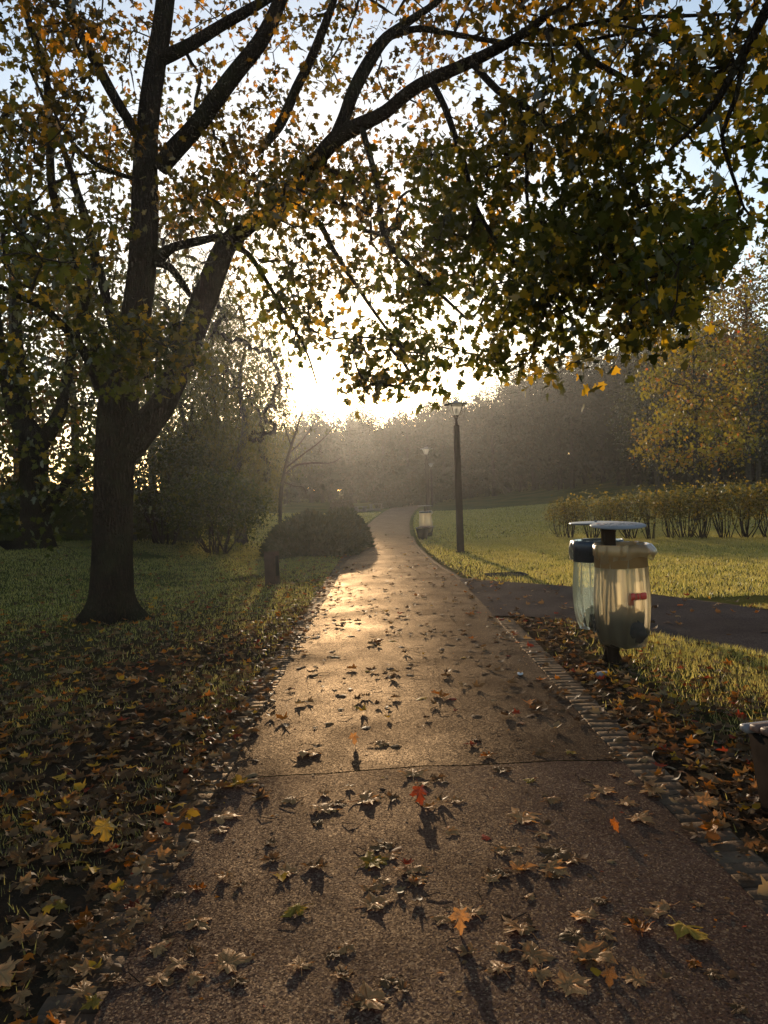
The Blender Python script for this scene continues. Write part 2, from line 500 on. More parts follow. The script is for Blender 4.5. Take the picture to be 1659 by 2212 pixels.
def bag_mat(name, col, clear, col2):
    m, nt, out = new_mat(name)
    p = pos(nt)
    tc = node(nt, 'ShaderNodeMapping', {'Scale': (1, 1, .12)}); nt.links.new(p, tc.inputs['Vector'])
    n1 = noise(nt, 22, 4, .6, tc.outputs[0])
    c = mixc(nt, n1, col, col2)
    nr = bump(nt, noise(nt, 30, 3, .6, tc.outputs[0]), .006, .8)
    d = node(nt, 'ShaderNodeBsdfDiffuse', {'Color': c, 'Normal': nr})
    t = node(nt, 'ShaderNodeBsdfTranslucent', {'Color': c, 'Normal': nr})
    tr = node(nt, 'ShaderNodeBsdfTransparent', {'Color': (1, .97, .9, 1)})
    g = node(nt, 'ShaderNodeBsdfGlossy', {'Color': (1, 1, 1, 1), 'Roughness': .28, 'Normal': nr})
    a = node(nt, 'ShaderNodeMixShader', {0: .92, 1: d.outputs[0], 2: t.outputs[0]})
    b = node(nt, 'ShaderNodeMixShader', {0: clear, 1: a.outputs[0], 2: tr.outputs[0]})
    fr = node(nt, 'ShaderNodeFresnel', {'IOR': 1.35, 'Normal': nr})
    e = node(nt, 'ShaderNodeMixShader', {0: fr.outputs[0], 1: b.outputs[0], 2: g.outputs[0]})
    nt.links.new(e.outputs[0], out.inputs['Surface'])
    return m


M['bag_cream'] = bag_mat('cream_liner', (.98, .80, .50), .43, (1.0, .90, .68))
M['bag_teal'] = bag_mat('pale_teal_liner', (.5, .68, .62), .88, (.6, .76, .7))


def lantern_glass():
    m, nt, out = new_mat('frosted_lantern_glass')
    t = node(nt, 'ShaderNodeBsdfTranslucent', {'Color': (.95, .93, .88, 1)})
    tr = node(nt, 'ShaderNodeBsdfTransparent', {'Color': (1, 1, 1, 1)})
    g = node(nt, 'ShaderNodeBsdfGlossy', {'Color': (1, 1, 1, 1), 'Roughness': .2})
    a = node(nt, 'ShaderNodeMixShader', {0: .25, 1: t.outputs[0], 2: tr.outputs[0]})
    b = node(nt, 'ShaderNodeMixShader', {0: .12, 1: a.outputs[0], 2: g.outputs[0]})
    nt.links.new(b.outputs[0], out.inputs['Surface'])
    return m


M['glass'] = lantern_glass()
M['canopy_sky_glint'] = plain('lamp_canopy_sky_glint', (.16, .16, .16), .5, 0, .15, 6, 0, .3)  # lighter grey puts the sky glint on the disc into its colour

# ------------------------------------------------------------------ paths
R_EDGE = [(2000, 2370), (1780, 2120), (1626, 1949), (1522, 1826), (1433, 1741), (1311, 1630), (1283, 1580), (1190, 1470), (1116, 1390), (1064, 1329),
          (1012, 1272), (986, 1246), (940.5, 1219), (913, 1195), (895, 1175), (886, 1153), (884, 1131), (888, 1117), (897, 1103), (917, 1089.5), (945, 1079)]
L_EDGE = [(150, 2310), (235, 2154), (320, 1998), (390, 1872), (473, 1716), (545, 1580), (600, 1482), (655, 1380), (700, 1302), (740, 1230), (760, 1196), (778, 1165), (793, 1146),
          (802, 1137), (817, 1124), (840.5, 1107.7), (868, 1093.5), (893, 1085)]
R_W = np.array([ground(*p) for p in R_EDGE]); L_W = np.array([ground(*p) for p in L_EDGE])
R_W = np.vstack([[R_W[0][0] + .0, -6, 0], R_W]); L_W = np.vstack([[L_W[0][0] + .0, -6, 0], L_W])


def _smooth_edge(Wp):
    y = np.arange(-6, 118, .5)
    x = np.interp(y, Wp[:, 1], Wp[:, 0])
    k = np.ones(5) / 5
    xs = np.convolve(np.pad(x, 2, mode='edge'), k, 'valid')
    return y, xs


_ey, _rx = _smooth_edge(R_W); _, _lx = _smooth_edge(L_W)
far = _ey > min(R_W[-1][1], L_W[-1][1])
if far.any():                                    # past the last seen point the path keeps its bend and its width
    i0 = np.argmax(far) - 1
    dx = (_rx[i0] - _rx[i0 - 8]) / 8
    for i in range(i0 + 1, len(_ey)):
        _rx[i] = _rx[i0] + dx * (i - i0)
wid = _rx - _lx
for i in range(len(_ey)):
    if _ey[i] > 40:
        _lx[i] = _rx[i] - 2.3 - .012 * (_ey[i] - 40)


def edge_r(y): return np.interp(y, _ey, _rx)
def edge_l(y): return np.interp(y, _ey, _lx)


SIDE_NEAR = np.array([ground(*p)[:2] for p in [(1064, 1331), (1108, 1332), (1149, 1334), (1214, 1339), (1263, 1347), (1392, 1368), (1514, 1390), (1659, 1416), (1860, 1462)]])
SIDE_FAR = np.array([ground(*p)[:2] for p in [(987, 1248), (1030, 1254), (1076, 1258), (1169, 1264), (1250, 1270), (1392, 1284), (1473, 1295), (1659, 1319), (1860, 1350)]])
dn = (SIDE_NEAR[-1] - SIDE_NEAR[-3]); dn /= np.linalg.norm(dn)
SIDE_NEAR = np.vstack([SIDE_NEAR, SIDE_NEAR[-1] + dn * 6, SIDE_NEAR[-1] + dn * 25])
SIDE_FAR = np.vstack([SIDE_FAR, SIDE_FAR[-1] + dn * 6, SIDE_FAR[-1] + dn * 25])
SIDE_POLY = np.vstack([SIDE_NEAR, SIDE_FAR[::-1]])
SEAM_R, SEAM_L = ground(1311, 1648), ground(473, 1692)


def in_poly(x, y, P):
    x = np.asarray(x); y = np.asarray(y)
    c = np.zeros(x.shape, bool)
    j = len(P) - 1
    for i in range(len(P)):
        xi, yi = P[i]; xj, yj = P[j]
        hit = ((yi > y) != (yj > y)) & (x < (xj - xi) * (y - yi) / (yj - yi + 1e-12) + xi)
        c ^= hit; j = i
    return c


def path_dist(x, y):
    """signed: negative on the main path"""
    return np.maximum(edge_l(y) - x, x - edge_r(y))


def seam_y(x):
    return SEAM_L[1] + (SEAM_R[1] - SEAM_L[1]) * (x - SEAM_L[0]) / (SEAM_R[0] - SEAM_L[0])


# ground sheet -----------------------------------------------------
gx = np.unique(np.concatenate([np.arange(-130, -20, 4), np.arange(-20, -8, 1), np.arange(-8, 8, .14), np.arange(8, 24, 1), np.arange(24, 151, 4)]))
gy = np.unique(np.concatenate([np.arange(-24, -2, 3), np.arange(-2, 18, .14), np.arange(18, 50, .6), np.arange(50, 122, 1.5), np.arange(122, 201, 6)]))
GX, GY = np.meshgrid(gx, gy)
GZ = terrain(GX, GY)


def vnoise(x, y, s, seed):
    g = np.random.default_rng(seed)
    z = 0
    for k in range(6):
        a = g.random() * 6.28; f = s * (0.6 + 1.3 * g.random()); ph = g.random() * 6.28
        z = z + np.sin((x * math.cos(a) + y * math.sin(a)) * f + ph)
    return z / 6


pd = path_dist(GX, GY)
side = in_poly(GX, GY, SIDE_POLY)
off = sst(.25, 1.2, pd)
off[side] = 0
lowside = sst(.0, .4, pd)
GZ = GZ - .012 + off * (.035 * vnoise(GX, GY, 1.3, 3) + .018 * vnoise(GX, GY, 5.0, 4)) * np.where(side, 0, 1)
GZ = np.where(side, terrain(GX, GY) - .03, GZ)
ni, nj = GX.shape
i = np.arange(ni - 1)[:, None]; j = np.arange(nj - 1)[None]
GF = np.stack([i * nj + j, i * nj + j + 1, (i + 1) * nj + j + 1, (i + 1) * nj + j], -1).reshape(-1, 4)
me = mesh_np('ground', np.stack([GX, GY, GZ], -1).reshape(-1, 3), GF, True)
# where turf grows
turf = np.ones_like(GX)
dl = edge_l(GY) - GX; dr = GX - edge_r(GY)
turf = np.where((dl > 0), sst(.5, 4.5, dl) * .55 + .45 * sst(8, 14, GY), turf)
turf = np.where((dr > 0), np.where(GY < 9.8, sst(.35, 1.3, dr) * sst(3.6, 5.4, GY) * .95, sst(.0, 1.6, dr) * .5 + .5), turf)
turf = np.where(GY > 24, 1, turf)
at_ = me.attributes.new('turf', 'FLOAT', 'POINT'); at_.data.foreach_set('value', turf.ravel().astype(np.float32))
g = link('ground', me, M['ground'])
tag(g, 'grassy park ground with bare leafy soil along the path', 'ground', kind='structure')


def gz(x, y):
    """height of the ground sheet as built"""
    x = np.asarray(x, float); y = np.asarray(y, float)
    ix = np.clip(np.searchsorted(gx, x) - 1, 0, len(gx) - 2); iy = np.clip(np.searchsorted(gy, y) - 1, 0, len(gy) - 2)
    tx = (x - gx[ix]) / (gx[ix + 1] - gx[ix]); ty = (y - gy[iy]) / (gy[iy + 1] - gy[iy])
    return (GZ[iy, ix] * (1 - tx) + GZ[iy, ix + 1] * tx) * (1 - ty) + (GZ[iy + 1, ix] * (1 - tx) + GZ[iy + 1, ix + 1] * tx) * ty


# main path (two pours meeting at the seam) -------------------------
def path_z(x, y):
    u = (x - edge_l(y)) / np.maximum(edge_r(y) - edge_l(y), .1)
    return terrain(x, y) + .012 + .02 * np.clip(1 - (2 * u - 1) ** 2, 0, 1) + .03 * sst(35, 60, y)


def path_sheet(name, ylo, yhi, mat, label, dz):
    ys = np.arange(0, 1.0001, 1 / 240) ** 1.6
    nu = 13
    V = []
    for t in ys:
        for k in range(nu):
            u = k / (nu - 1)
            # lower and upper limit follow the slanting seam
            y0 = ylo(u) if callable(ylo) else ylo; y1 = yhi(u) if callable(yhi) else yhi
            y = y0 + (y1 - y0) * t
            x = edge_l(y) + (edge_r(y) - edge_l(y)) * u
            V.append((x, y, float(path_z(x, y)) + dz))
    V = np.array(V); n = len(ys)
    a = np.arange(n - 1)[:, None]; b = np.arange(nu - 1)[None]
    F = np.stack([a * nu + b, a * nu + b + 1, (a + 1) * nu + b + 1, (a + 1) * nu + b], -1).reshape(-1, 4)
    o = link(name, mesh_np(name, V, F, True), mat)
    tag(o, label, 'path', kind='structure')
    return o


def seam_at(u, d=0.0):
    xl, xr = SEAM_L[0], SEAM_R[0]
    return float(seam_y(xl + (xr - xl) * u)) + d + .012 * math.sin(u * 17) + .006 * math.sin(u * 41)


path_sheet('path', lambda u: seam_at(u, .013), 112, M['asphalt'], 'brown asphalt footpath running away past the seam and bending right', 0)
path_sheet('path', -6, lambda u: seam_at(u, -.013), M['asphalt_near'], 'newer brown asphalt of the footpath on the near side of the seam', .004)

# side path
n = len(SIDE_NEAR)
tt = np.linspace(0, 1, 60)
cum = lambda P: np.concatenate([[0], np.cumsum(np.linalg.norm(np.diff(P, axis=0), axis=1))])
def resamp(P, m):
    c = cum(P); s = np.linspace(0, c[-1], m)
    return np.stack([np.interp(s, c, P[:, 0]), np.interp(s, c, P[:, 1])], 1)
A, B = resamp(SIDE_NEAR, 60), resamp(SIDE_FAR, 60)
A[0] = (edge_r(A[0][1]) - .0, A[0][1]); B[0] = (edge_r(B[0][1]) - .0, B[0][1])
V = []
for k in range(60):
    for u in np.linspace(0, 1, 9):
        q = A[k] * (1 - u) + B[k] * u
        V.append((q[0], q[1], float(terrain(q[0], q[1])) + .009))
a = np.arange(59)[:, None]; b = np.arange(8)[None]
F = np.stack([a * 9 + b, (a + 1) * 9 + b, (a + 1) * 9 + b + 1, a * 9 + b + 1], -1).reshape(-1, 4)
tag(link('side_path', mesh_np('side_path', np.array(V), F, True), M['asphalt_side']), 'dark grey asphalt side path branching off to the right behind the bin', 'path', kind='structure')


# brick edging -----------------------------------------------------
def edging(name, line, side, label, bl=.2, bw=.1, skip=0.0, z0=.011):
    """bricks laid across a line (x, y); side +1 puts them to the right of the walking direction"""
    c = cum(line); L = c[-1]
    mb = MB(); s = 0.0
    while s < L - bw:
        x = np.interp(s + bw / 2, c, line[:, 0]); y = np.interp(s + bw / 2, c, line[:, 1])
        x2 = np.interp(s + bw / 2 + .05, c, line[:, 0]); y2 = np.interp(s + bw / 2 + .05, c, line[:, 1])
        d = np.array([x2 - x, y2 - y]); d /= np.linalg.norm(d) + 1e-9
        nrm = np.array([d[1], -d[0]]) * side
        w = bw * (1 + rnd.uniform(-.05, .05))
        q = np.array([x, y]) + nrm * (bl / 2 + .004 + rnd.uniform(-.006, .006))
        if rnd.random() >= skip:
            rz = math.atan2(nrm[1], nrm[0]) + rnd.uniform(-.035, .035)
            tx, ty = rnd.uniform(-.015, .015), rnd.uniform(-.03, .03)
            Mt = Matrix.Rotation(tx, 3, 'X') @ Matrix.Rotation(ty, 3, 'Y')
            mb.box((q[0], q[1], float(terrain(q[0], q[1])) + z0 - .04 + rnd.uniform(-.002, .002)), (bl * rnd.uniform(.96, 1.02), w - .006, .08), rz, .004, M=Mt)
        s += bw
    o = mb.build(name, M['brick'])
    tag(o, label, 'edging', kind='structure')
    return o


ys = np.arange(-2, 30, .1)
edging('path_edging', np.stack([edge_r(ys), ys], 1)[(ys < 9.75) | (ys > 1e9)], 1, 'row of brown bricks laid across the right edge of the main path')
edging('path_edging', np.stack([edge_r(ys), ys], 1)[(ys > 14.3)], 1, 'narrow brown brick kerb along the far right edge of the main path', .08)
edging('path_edging', np.stack([edge_l(ys), ys], 1), -1, 'row of brown bricks half buried in leaves along the left path edge', z0=.004)
edging('path_edging', resamp(SIDE_NEAR, 90)[3:], 1, 'row of bricks along the near edge of the side path', .13, .2)
edging('path_edging', resamp(SIDE_FAR, 90)[1:], -1, 'narrow kerb along the far edge of the side path', .07, .25)

# ------------------------------------------------------------------ leaves
HALF_LO = [(0, 0), (.33, -.08), (.28, .14), (.62, .36), (.24, .44), (.28, .68), (0, 1)]
HALF_HI = [(0, .02), (.10, -.03), (.20, -.05), (.36, -.12), (.33, .02), (.29, .09), (.42, .15), (.50, .24), (.66, .36), (.52, .38), (.45, .46), (.34, .43), (.21, .44),
           (.26, .56), (.33, .70), (.22, .70), (.16, .78), (.08, .86), (0, 1.04)]


def mirror(h):
    return np.array(h + [(-x, y) for x, y in h[-2:0:-1]])


def leaf_lo(curl=.0, fold=0.0):
    o = mirror(HALF_LO)
    v = np.vstack([o, [[0, .34]]])
    r2 = (v[:, 0] ** 2 + (v[:, 1] - .34) ** 2)
    z = curl * r2 + fold * np.abs(v[:, 0])
    V = np.column_stack([v, z]); n = len(o)
    F = np.array([[k, (k + 1) % n, n] for k in range(n)])
    return V, F


def leaf_diamond():
    V = np.array([(0, 0, 0), (.28, .45, .06), (0, 1, -.03), (-.28, .45, .06)])
    return V, np.array([[0, 1, 2], [0, 2, 3]])


def leaf_narrow():
    V = np.array([(0, 0, 0), (.11, .4, .02), (0, 1, -.12), (-.11, .4, .02)])
    return V, np.array([[0, 1, 2], [0, 2, 3]])


def leaf_oval():
    V = np.array([(0, 0, 0), (.26, .22, .04), (.32, .55, .06), (0, 1, -.05), (-.32, .55, .06), (-.26, .22, .04)])
    return V, np.array([[0, 1, 5], [1, 2, 4], [1, 4, 5], [2, 3, 4]])


def frames(tip, nrm):
    """rotation matrices whose y axis is tip and z axis is close to nrm"""
    tip = tip / (np.linalg.norm(tip, axis=1)[:, None] + 1e-9)
    x = np.cross(tip, nrm); x /= np.linalg.norm(x, axis=1)[:, None] + 1e-9
    z = np.cross(x, tip)
    return np.stack([x, tip, z], -1)


def place(tmpl, P, R, S):
    V, F = tmpl
    vv = np.einsum('nij,kj->nki', R, V) * S[:, None, None] + P[:, None, :]
    ff = F[None] + (np.arange(len(P)) * len(V))[:, None, None]
    return vv.reshape(-1, 3), ff.reshape(-1, F.shape[1])


def scatter_mesh(name, tmpls, P, R, S):
    """templates dealt out at random; one mesh"""
    k = rng.integers(0, len(tmpls), len(P))
    vs, fs, n = [], [], 0
    for t in range(len(tmpls)):
        sel = k == t
        if not sel.any(): continue
        v, f = place(tmpls[t], P[sel], R[sel], S[sel])
        vs.append(v); fs.append(f + n); n += len(v)
    by = {}
    for f in fs: by.setdefault(f.shape[1], []).append(f)
    return mesh_np(name, np.concatenate(vs), [np.concatenate(f) for f in by.values()])


def crown_leaves(name, C, per, spread, size, tmpls, mat, parent, droop=.6, origin=None, wood=None):
    n = len(C)
    P = np.repeat(C, per, axis=0) + rng.normal(0, 1, (n * per, 3)) * np.asarray(spread)
    tip = rng.normal(0, 1, (len(P), 3)); tip[:, 2] -= droop * 1.6
    nr = rng.normal(0, 1, (len(P), 3)); nr[:, 2] += .5
    S = size * rng.uniform(.65, 1.25, len(P))
    me = scatter_mesh(name, tmpls, P, frames(tip, nr), S)
    if wood is not None:                          # the fine twigs that carry the leaves belong to the crown
        nv = len(me.vertices); co = np.empty(nv * 3, np.float32); me.vertices.foreach_get('co', co)
        li = np.empty(len(me.loops), np.int32); me.loops.foreach_get('vertex_index', li)
        tri = li.reshape(-1, tmpls[0][1].shape[1])
        bpy.data.meshes.remove(me)
        me = mesh_np(name, np.vstack([co.reshape(-1, 3), wood[0]]), [tri, wood[1] + nv], matidx=np.concatenate([np.zeros(len(tri)), np.ones(len(wood[1]))]))
        me.materials.append(mat); me.materials.append(M['twig']); mat = None
    if origin is not None:
        co = np.empty(len(me.vertices) * 3, np.float32); me.vertices.foreach_get('co', co)
        co = co.reshape(-1, 3) - np.asarray(origin, np.float32); me.vertices.foreach_set('co', co.ravel())
    return link(name, me, mat, parent)


LEAF_T = [leaf_lo(.25, .05), leaf_lo(-.3, .12), leaf_lo(.1, -.15)]


# ------------------------------------------------------------------ growing branches
def grow(nodes, targets, jit=.12, sag=.05, seglen=.3, r0=.0035, rk=.0021, rmax=.05, sides=4, up=0.0):
    """join every target to the nearest wood, farthest last; returns one tube mesh (verts, quads)"""
    g = np.random.default_rng(len(targets) + len(nodes))
    Nn = [np.asarray(p) for p in nodes]
    cap = len(nodes) + len(targets) * 14
    NP = np.empty((cap, 3)); NP[:len(nodes)] = nodes; cnt = len(nodes)
    par = -np.ones(cap, int)
    T = np.asarray(targets)
    best = np.full(len(T), 1e9); bi = np.zeros(len(T), int)
    for s in range(0, cnt, 200):
        d = np.linalg.norm(T[:, None] - NP[None, s:s + 200][:, :min(200, cnt - s)], axis=2)
        m = d.argmin(1); dm = d[np.arange(len(T)), m]
        u = dm < best; best[u] = dm[u]; bi[u] = m[u] + s
    todo = np.ones(len(T), bool)
    strands = []
    ends = []
    for _ in range(len(T)):
        k = np.where(todo, best, 1e9).argmin(); todo[k] = False
        a, b = NP[bi[k]], T[k]
        L = np.linalg.norm(b - a); m = max(2, min(12, int(L / seglen) + 1))
        t = np.linspace(0, 1, m + 1)[1:]
        pts = a + (b - a) * t[:, None]
        env = np.sin(np.pi * t)[:, None]
        pts = pts + env * g.normal(0, jit, 3) * L * .6 + env * g.normal(0, jit * .35, (m, 3)) * L
        pts[:, 2] += env[:, 0] * (up * L - sag * L)
        p = bi[k]; ids = [p]
        for q in pts:
            NP[cnt] = q; par[cnt] = p; p = cnt; ids.append(cnt); cnt += 1
        strands.append(ids); ends.append(p)
        new = NP[cnt - m:cnt]
        d = np.linalg.norm(T[:, None] - new[None], axis=2); mm = d.argmin(1); dm = d[np.arange(len(T)), mm]
        u = dm * 1.0 < best; best[u] = dm[u]; bi[u] = mm[u] + cnt - m
    load = np.zeros(cnt)
    for e in ends:
        p = e
        while p >= len(nodes):
            load[p] += 1; p = par[p]
    vs, fs, n = [], [], 0
    for ids in strands:
        pts = NP[ids]; ld = load[ids].copy(); ld[0] = ld[1]
        rad = np.minimum(r0 + rk * np.sqrt(np.maximum(ld - 1, 0)), rmax)
        rad[-1] = r0 * .6
        v, f = tube(pts, rad, sides if rad.max() < .02 else 6)
        vs.append(v); fs.append(f + n); n += len(v)
    return np.concatenate(vs), np.concatenate(fs)


def limb_mesh(poly, n=12, wob=.06, seed=0, step=.12, flare=0.0):
    P = spline(poly, step)
    rad = P[:, 3].copy()
    v, f = tube(P[:, :3], rad, n, wob, seed)
    return P, v, f


def part_from(name, v, f, mat, parent, origin, smooth=True):
    return link(name, mesh_np(name, v - np.asarray(origin), [f], smooth), mat, parent)


def grid_targets(rows, y0, depth, per_density, x0=0, cell=100, jitter=True, gamma=1.6):
    out = []
    for r, row in enumerate(rows):
        for c, ch in enumerate(row):
            dns = int(ch)
            n = per_density * (dns / 9.0) ** gamma
            n = int(n) + (1 if rng.random() < n % 1 else 0)
            for _ in range(n):
                xd = x0 + (c + rng.random()) * cell; yd = y0 + (r + rng.random()) * cell
                out.append(at(xd, yd, depth(xd, yd)))
    return np.array(out)


# the big maple ------------------------------------------------------
def big_maple():
    base = ground(245, 1338)
    D = base[1]
    t = empty('maple_tree', base)
    tag(t, 'big maple with a thick dark forked trunk on the leafy lawn left of the path', 'tree')
    px = lambda w, d: w / FPX * d / 2
    def L(pts):                      # (x, y, depth, width in picture)
        return [np.append(at(x, y, d), px(w, d)) for x, y, d, w in pts]
    # trunk with root flare
    tr = L([(244, 1352, D, 158), (243, 1338, D, 132), (243, 1310, D, 106), (243, 1262, D, 93), (244, 1180, D, 84), (246, 1080, D, 80), (250, 980, D, 80), (256, 890, D, 84), (262, 830, D, 80), (280, 760, D, 66),
            (298, 660, D, 62), (309, 560, D, 58), (314, 450, D + .1, 56), (315, 350, D + .2, 50), (322, 250, D + .3, 46), (335, 150, D + .4, 44), (350, 60, D + .4, 40), (362, -40, D + .5, 36),
            (375, -180, D + .6, 28), (380, -360, D + .7, 18), (392, -520, D + .7, 8)])
    P, v, f = limb_mesh(tr, 26, .05, 1, .1)
    # root toes
    zb = v[:, 2] - base[2]
    ang = np.arctan2(v[:, 1] - base[1], v[:, 0] - base[0])
    k = np.clip(1 - zb / .55, 0, 1) ** 2
    sc = 1 + k * (.30 * np.cos(5 * ang + .6) + .18 * np.cos(3 * ang) + .08 * np.cos(9 * ang))
    cx = np.array([base[0], base[1]])
    v[:, :2] = cx + (v[:, :2] - cx) * sc[:, None]
    nodes = [P[P[:, 2] > base[2] + 2.2][:, :3]]
    part_from('trunk', v, f, M['bark'], t, base)
    limbs = [
        # second stem and its fork
        [(268, 985, D, 60), (300, 935, D - .05, 66), (342, 885, D - .1, 56), (372, 830, D - .1, 50), (400, 765, D - .1, 50), (432, 670, D - .15, 56), (462, 590, D - .2, 52), (492, 525, D - .3, 46), (540, 486, D - .4, 34), (615, 432, D - .6, 26), (662, 372, D - .8, 30), (725, 300, D - 1.1, 36), (780, 268, D - 1.3, 32), (830, 243, D - 1.5, 28), (904, 185, D - 1.8, 27), (1029, 128, D - 2.2, 24), (1129, 73, D - 2.6, 19), (1199, 15, D - 2.9, 15), (1290, -80, D - 3.3, 10)],
        [(725, 300, D - 1.1, 30), (745, 250, D - 1.0, 27), (765, 195, D - 1.0, 28), (800, 130, D - .9, 26), (835, 82, D - .8, 22), (890, 42, D - .8, 16), (960, -10, D - .9, 12), (1040, -110, D - 1, 7)],
        [(345, 365, D + .1, 34), (375, 325, D, 40), (425, 270, D - .1, 38), (500, 168, D - .3, 36), (565, 85, D - .5, 34), (607, -5, D - .6, 28), (650, -130, D - .7, 16), (690, -260, D - .8, 8)],
        [(345, 128, D + .4, 30), (370, 118, D + .3, 28), (415, 95, D + .2, 25), (480, 55, D + .1, 22), (550, 15, D, 20), (620, -25, D - .1, 14), (720, -70, D - .3, 8)],
        [(560, 330, D + .3, 10), (590, 290, D + .3, 20), (612, 255, D + .3, 21), (640, 190, D + .2, 20), (668, 135, D + .1, 19), (705, 45, D, 17), (728, -20, D, 13), (760, -120, D - .1, 7)],
        [(308, 300, D + .3, 20), (288, 275, D + .2, 22), (250, 215, D + .1, 22), (210, 140, D, 22), (175, 70, D - .1, 18), (145, 0, D - .2, 15), (110, -120, D - .3, 8)],
        [(228, 838, D, 26), (205, 745, D - .1, 24), (172, 600, D - .2, 20), (140, 500, D - .3, 18), (112, 400, D - .4, 17), (100, 170, D - .6, 16), (60, 40, D - .7, 15), (40, -60, D - .8, 10)],
        [(220, 850, D, 26), (190, 775, D - .2, 22), (150, 720, D - .4, 18), (100, 670, D - .7, 14), (40, 640, D - 1, 11), (-40, 600, D - 1.4, 7)],
        [(250, 730, D + .2, 20), (226, 630, D + .4, 20), (208, 560, D + .5, 19), (186, 475, D + .6, 18), (165, 410, D + .7, 16), (140, 330, D + .9, 13), (110, 250, D + 1, 9), (60, 140, D + 1.1, 5)],
        [(285, 385, D, 10), (245, 372, D - .2, 11), (200, 350, D - .4, 10), (150, 300, D - .6, 8), (110, 230, D - .8, 5)],
        [(345, 555, D, 30), (372, 535, D - .2, 20), (410, 525, D - .3, 20), (455, 515, D - .3, 16), (480, 505, D - .3, 12)],
        [(335, 570, D, 14), (365, 575, D - .1, 17), (392, 610, D - .1, 16), (412, 640, D - .1, 12)],
        # long drooping boughs over the path
        [(500, 530, D - .3, 13), (535, 548, D - .6, 12), (565, 590, D - .8, 10), (615, 675, D - 1.1, 8), (660, 755, D - 1.3, 5), (685, 830, D - 1.4, 3)],
        [(615, 432, D - .6, 14), (685, 478, D - 1, 13), (720, 540, D - 1.3, 11), (762, 605, D - 1.5, 9), (820, 690, D - 1.8, 7), (880, 770, D - 2, 4)],
        [(780, 268, D - 1.3, 14), (815, 400, D - 1.6, 13), (829, 505, D - 1.8, 12), (880, 570, D - 2, 10), (940, 625, D - 2.1, 8), (1010, 690, D - 2.3, 5)],
        [(930, 172, D - 1.9, 15), (960, 230, D - 2, 14), (985, 300, D - 2.2, 13), (1008, 370, D - 2.4, 11), (1025, 440, D - 2.5, 10), (1079, 530, D - 2.7, 8), (1150, 605, D - 2.9, 6), (1230, 690, D - 3.1, 4)],
        [(1019, 135, D - 2.2, 15), (1060, 180, D - 2.4, 15), (1094, 210, D - 2.5, 15), (1150, 240, D - 2.7, 13), (1215, 310, D - 2.9, 11), (1270, 400, D - 3.1, 9), (1330, 500, D - 3.3, 7), (1380, 610, D - 3.4, 4)],
        [(1110, 215, D - 2.6, 12), (1128, 260, D - 2.7, 12), (1138, 350, D - 2.8, 10), (1142, 450, D - 2.9, 7), (1190, 540, D - 3, 4)],
        [(835, 82, D - .8, 14), (900, 62, D - 1.2, 14), (970, 72, D - 1.6, 12), (1080, 90, D - 2.2, 10), (1220, 95, D - 2.8, 8), (1400, 60, D - 3.4, 6)],
        [(1129, 73, D - 2.6, 13), (1215, 70, D - 3, 13), (1280, 130, D - 3.2, 13), (1350, 170, D - 3.4, 12), (1400, 210, D - 3.6, 9), (1454, 255, D - 3.8, 8), (1500, 310, D - 4, 5)],
        [(1230, 60, D - 3, 10), (1340, 40, D - 3.4, 9), (1460, 35, D - 3.8, 8), (1600, 30, D - 4.2, 5)],
    ]
    for q, lim in enumerate(limbs):
        P, v, f = limb_mesh(L(lim), 12, .07, 10 + q, .1)
        nodes.append(P[1:, :3])
        part_from('limb', v, f, M['bark'], t, base)
    nodes = np.concatenate(nodes)
    rows = ['44444445555554433',
            '44444445555554433',
            '55534455555555433',
            '66523334455555443',
            '66635543457666543',
            '76646885588888642',
            '66538997789999960',
            '66524578778899980',
            '55410368578889981',
            '53451357787688500',
            '21340035676300000']

    def depth(xd, yd):
        d = D - 1.0 - 3.1 * float(sst(600, 1650, xd))
        if yd < 330 and 330 < xd < 1000: d += rng.uniform(.8, 3.8)
        if 215 < xd < 560 and yd < 700: d = D + abs(rng.normal(0, 1.3)) + .45; return d
        if xd < 320: d += rng.uniform(-2.0, 1.2)
        return d + rng.normal(0, .85)
    C = grid_targets(rows, -200, depth, 33, gamma=1.6)
    # leafy sprays in front of the fork and on the inner boughs
    C = np.vstack([C, [at(rng.uniform(225, 420), rng.uniform(690, 850), D - .9 + rng.normal(0, .25)) for _ in range(75)],
                   [at(rng.normal(500, 75), rng.normal(400, 60), D - .6 + rng.normal(0, .5)) for _ in range(90)],
                   [at(rng.normal(320, 22), rng.normal(315, 26), D - .35 + rng.normal(0, .1)) for _ in range(7)]])
    # gaps and clumps through the crown
    gap = sum(np.sin(C @ np.array(k) + p) for k, p in [((2.6, .9, 2.0), .3), ((-2.0, 1.6, 2.8), 1.9), ((3.9, -1.2, -3.2), 4.0), ((1.0, 2.0, -4.6), 2.2)]) / 4
    C = C[gap + rng.normal(0, .07, len(C)) > -.10]
    pxy = np.array([proj(c)[:2] for c in C])
    # open sky round the sun and a clean lower hem
    hem_x = [0, 330, 420, 600, 690, 780, 860, 960, 1050, 1130, 1230, 1300, 1400, 1470, 1500, 1540]
    hem_y = [900, 850, 820, 800, 800, 850, 880, 855, 815, 845, 810, 770, 760, 710, 640, 520]
    ok = pxy[:, 1] < np.interp(pxy[:, 0], hem_x, hem_y) - rng.uniform(0, 25, len(C))
    ok &= ~((np.hypot((pxy[:, 0] - 690) / 72, (pxy[:, 1] - 815) / 68) < 1) & (rng.random(len(C)) < .88))
    ok &= ~(np.hypot((pxy[:, 0] - 992) / 62, (pxy[:, 1] - 880) / 66) < 1)
    ok &= ~((np.hypot((pxy[:, 0] - 715) / 40, (pxy[:, 1] - 640) / 70) < 1) & (rng.random(len(C)) < .8))
    C = C[ok & (C[:, 2] > 2.1)]
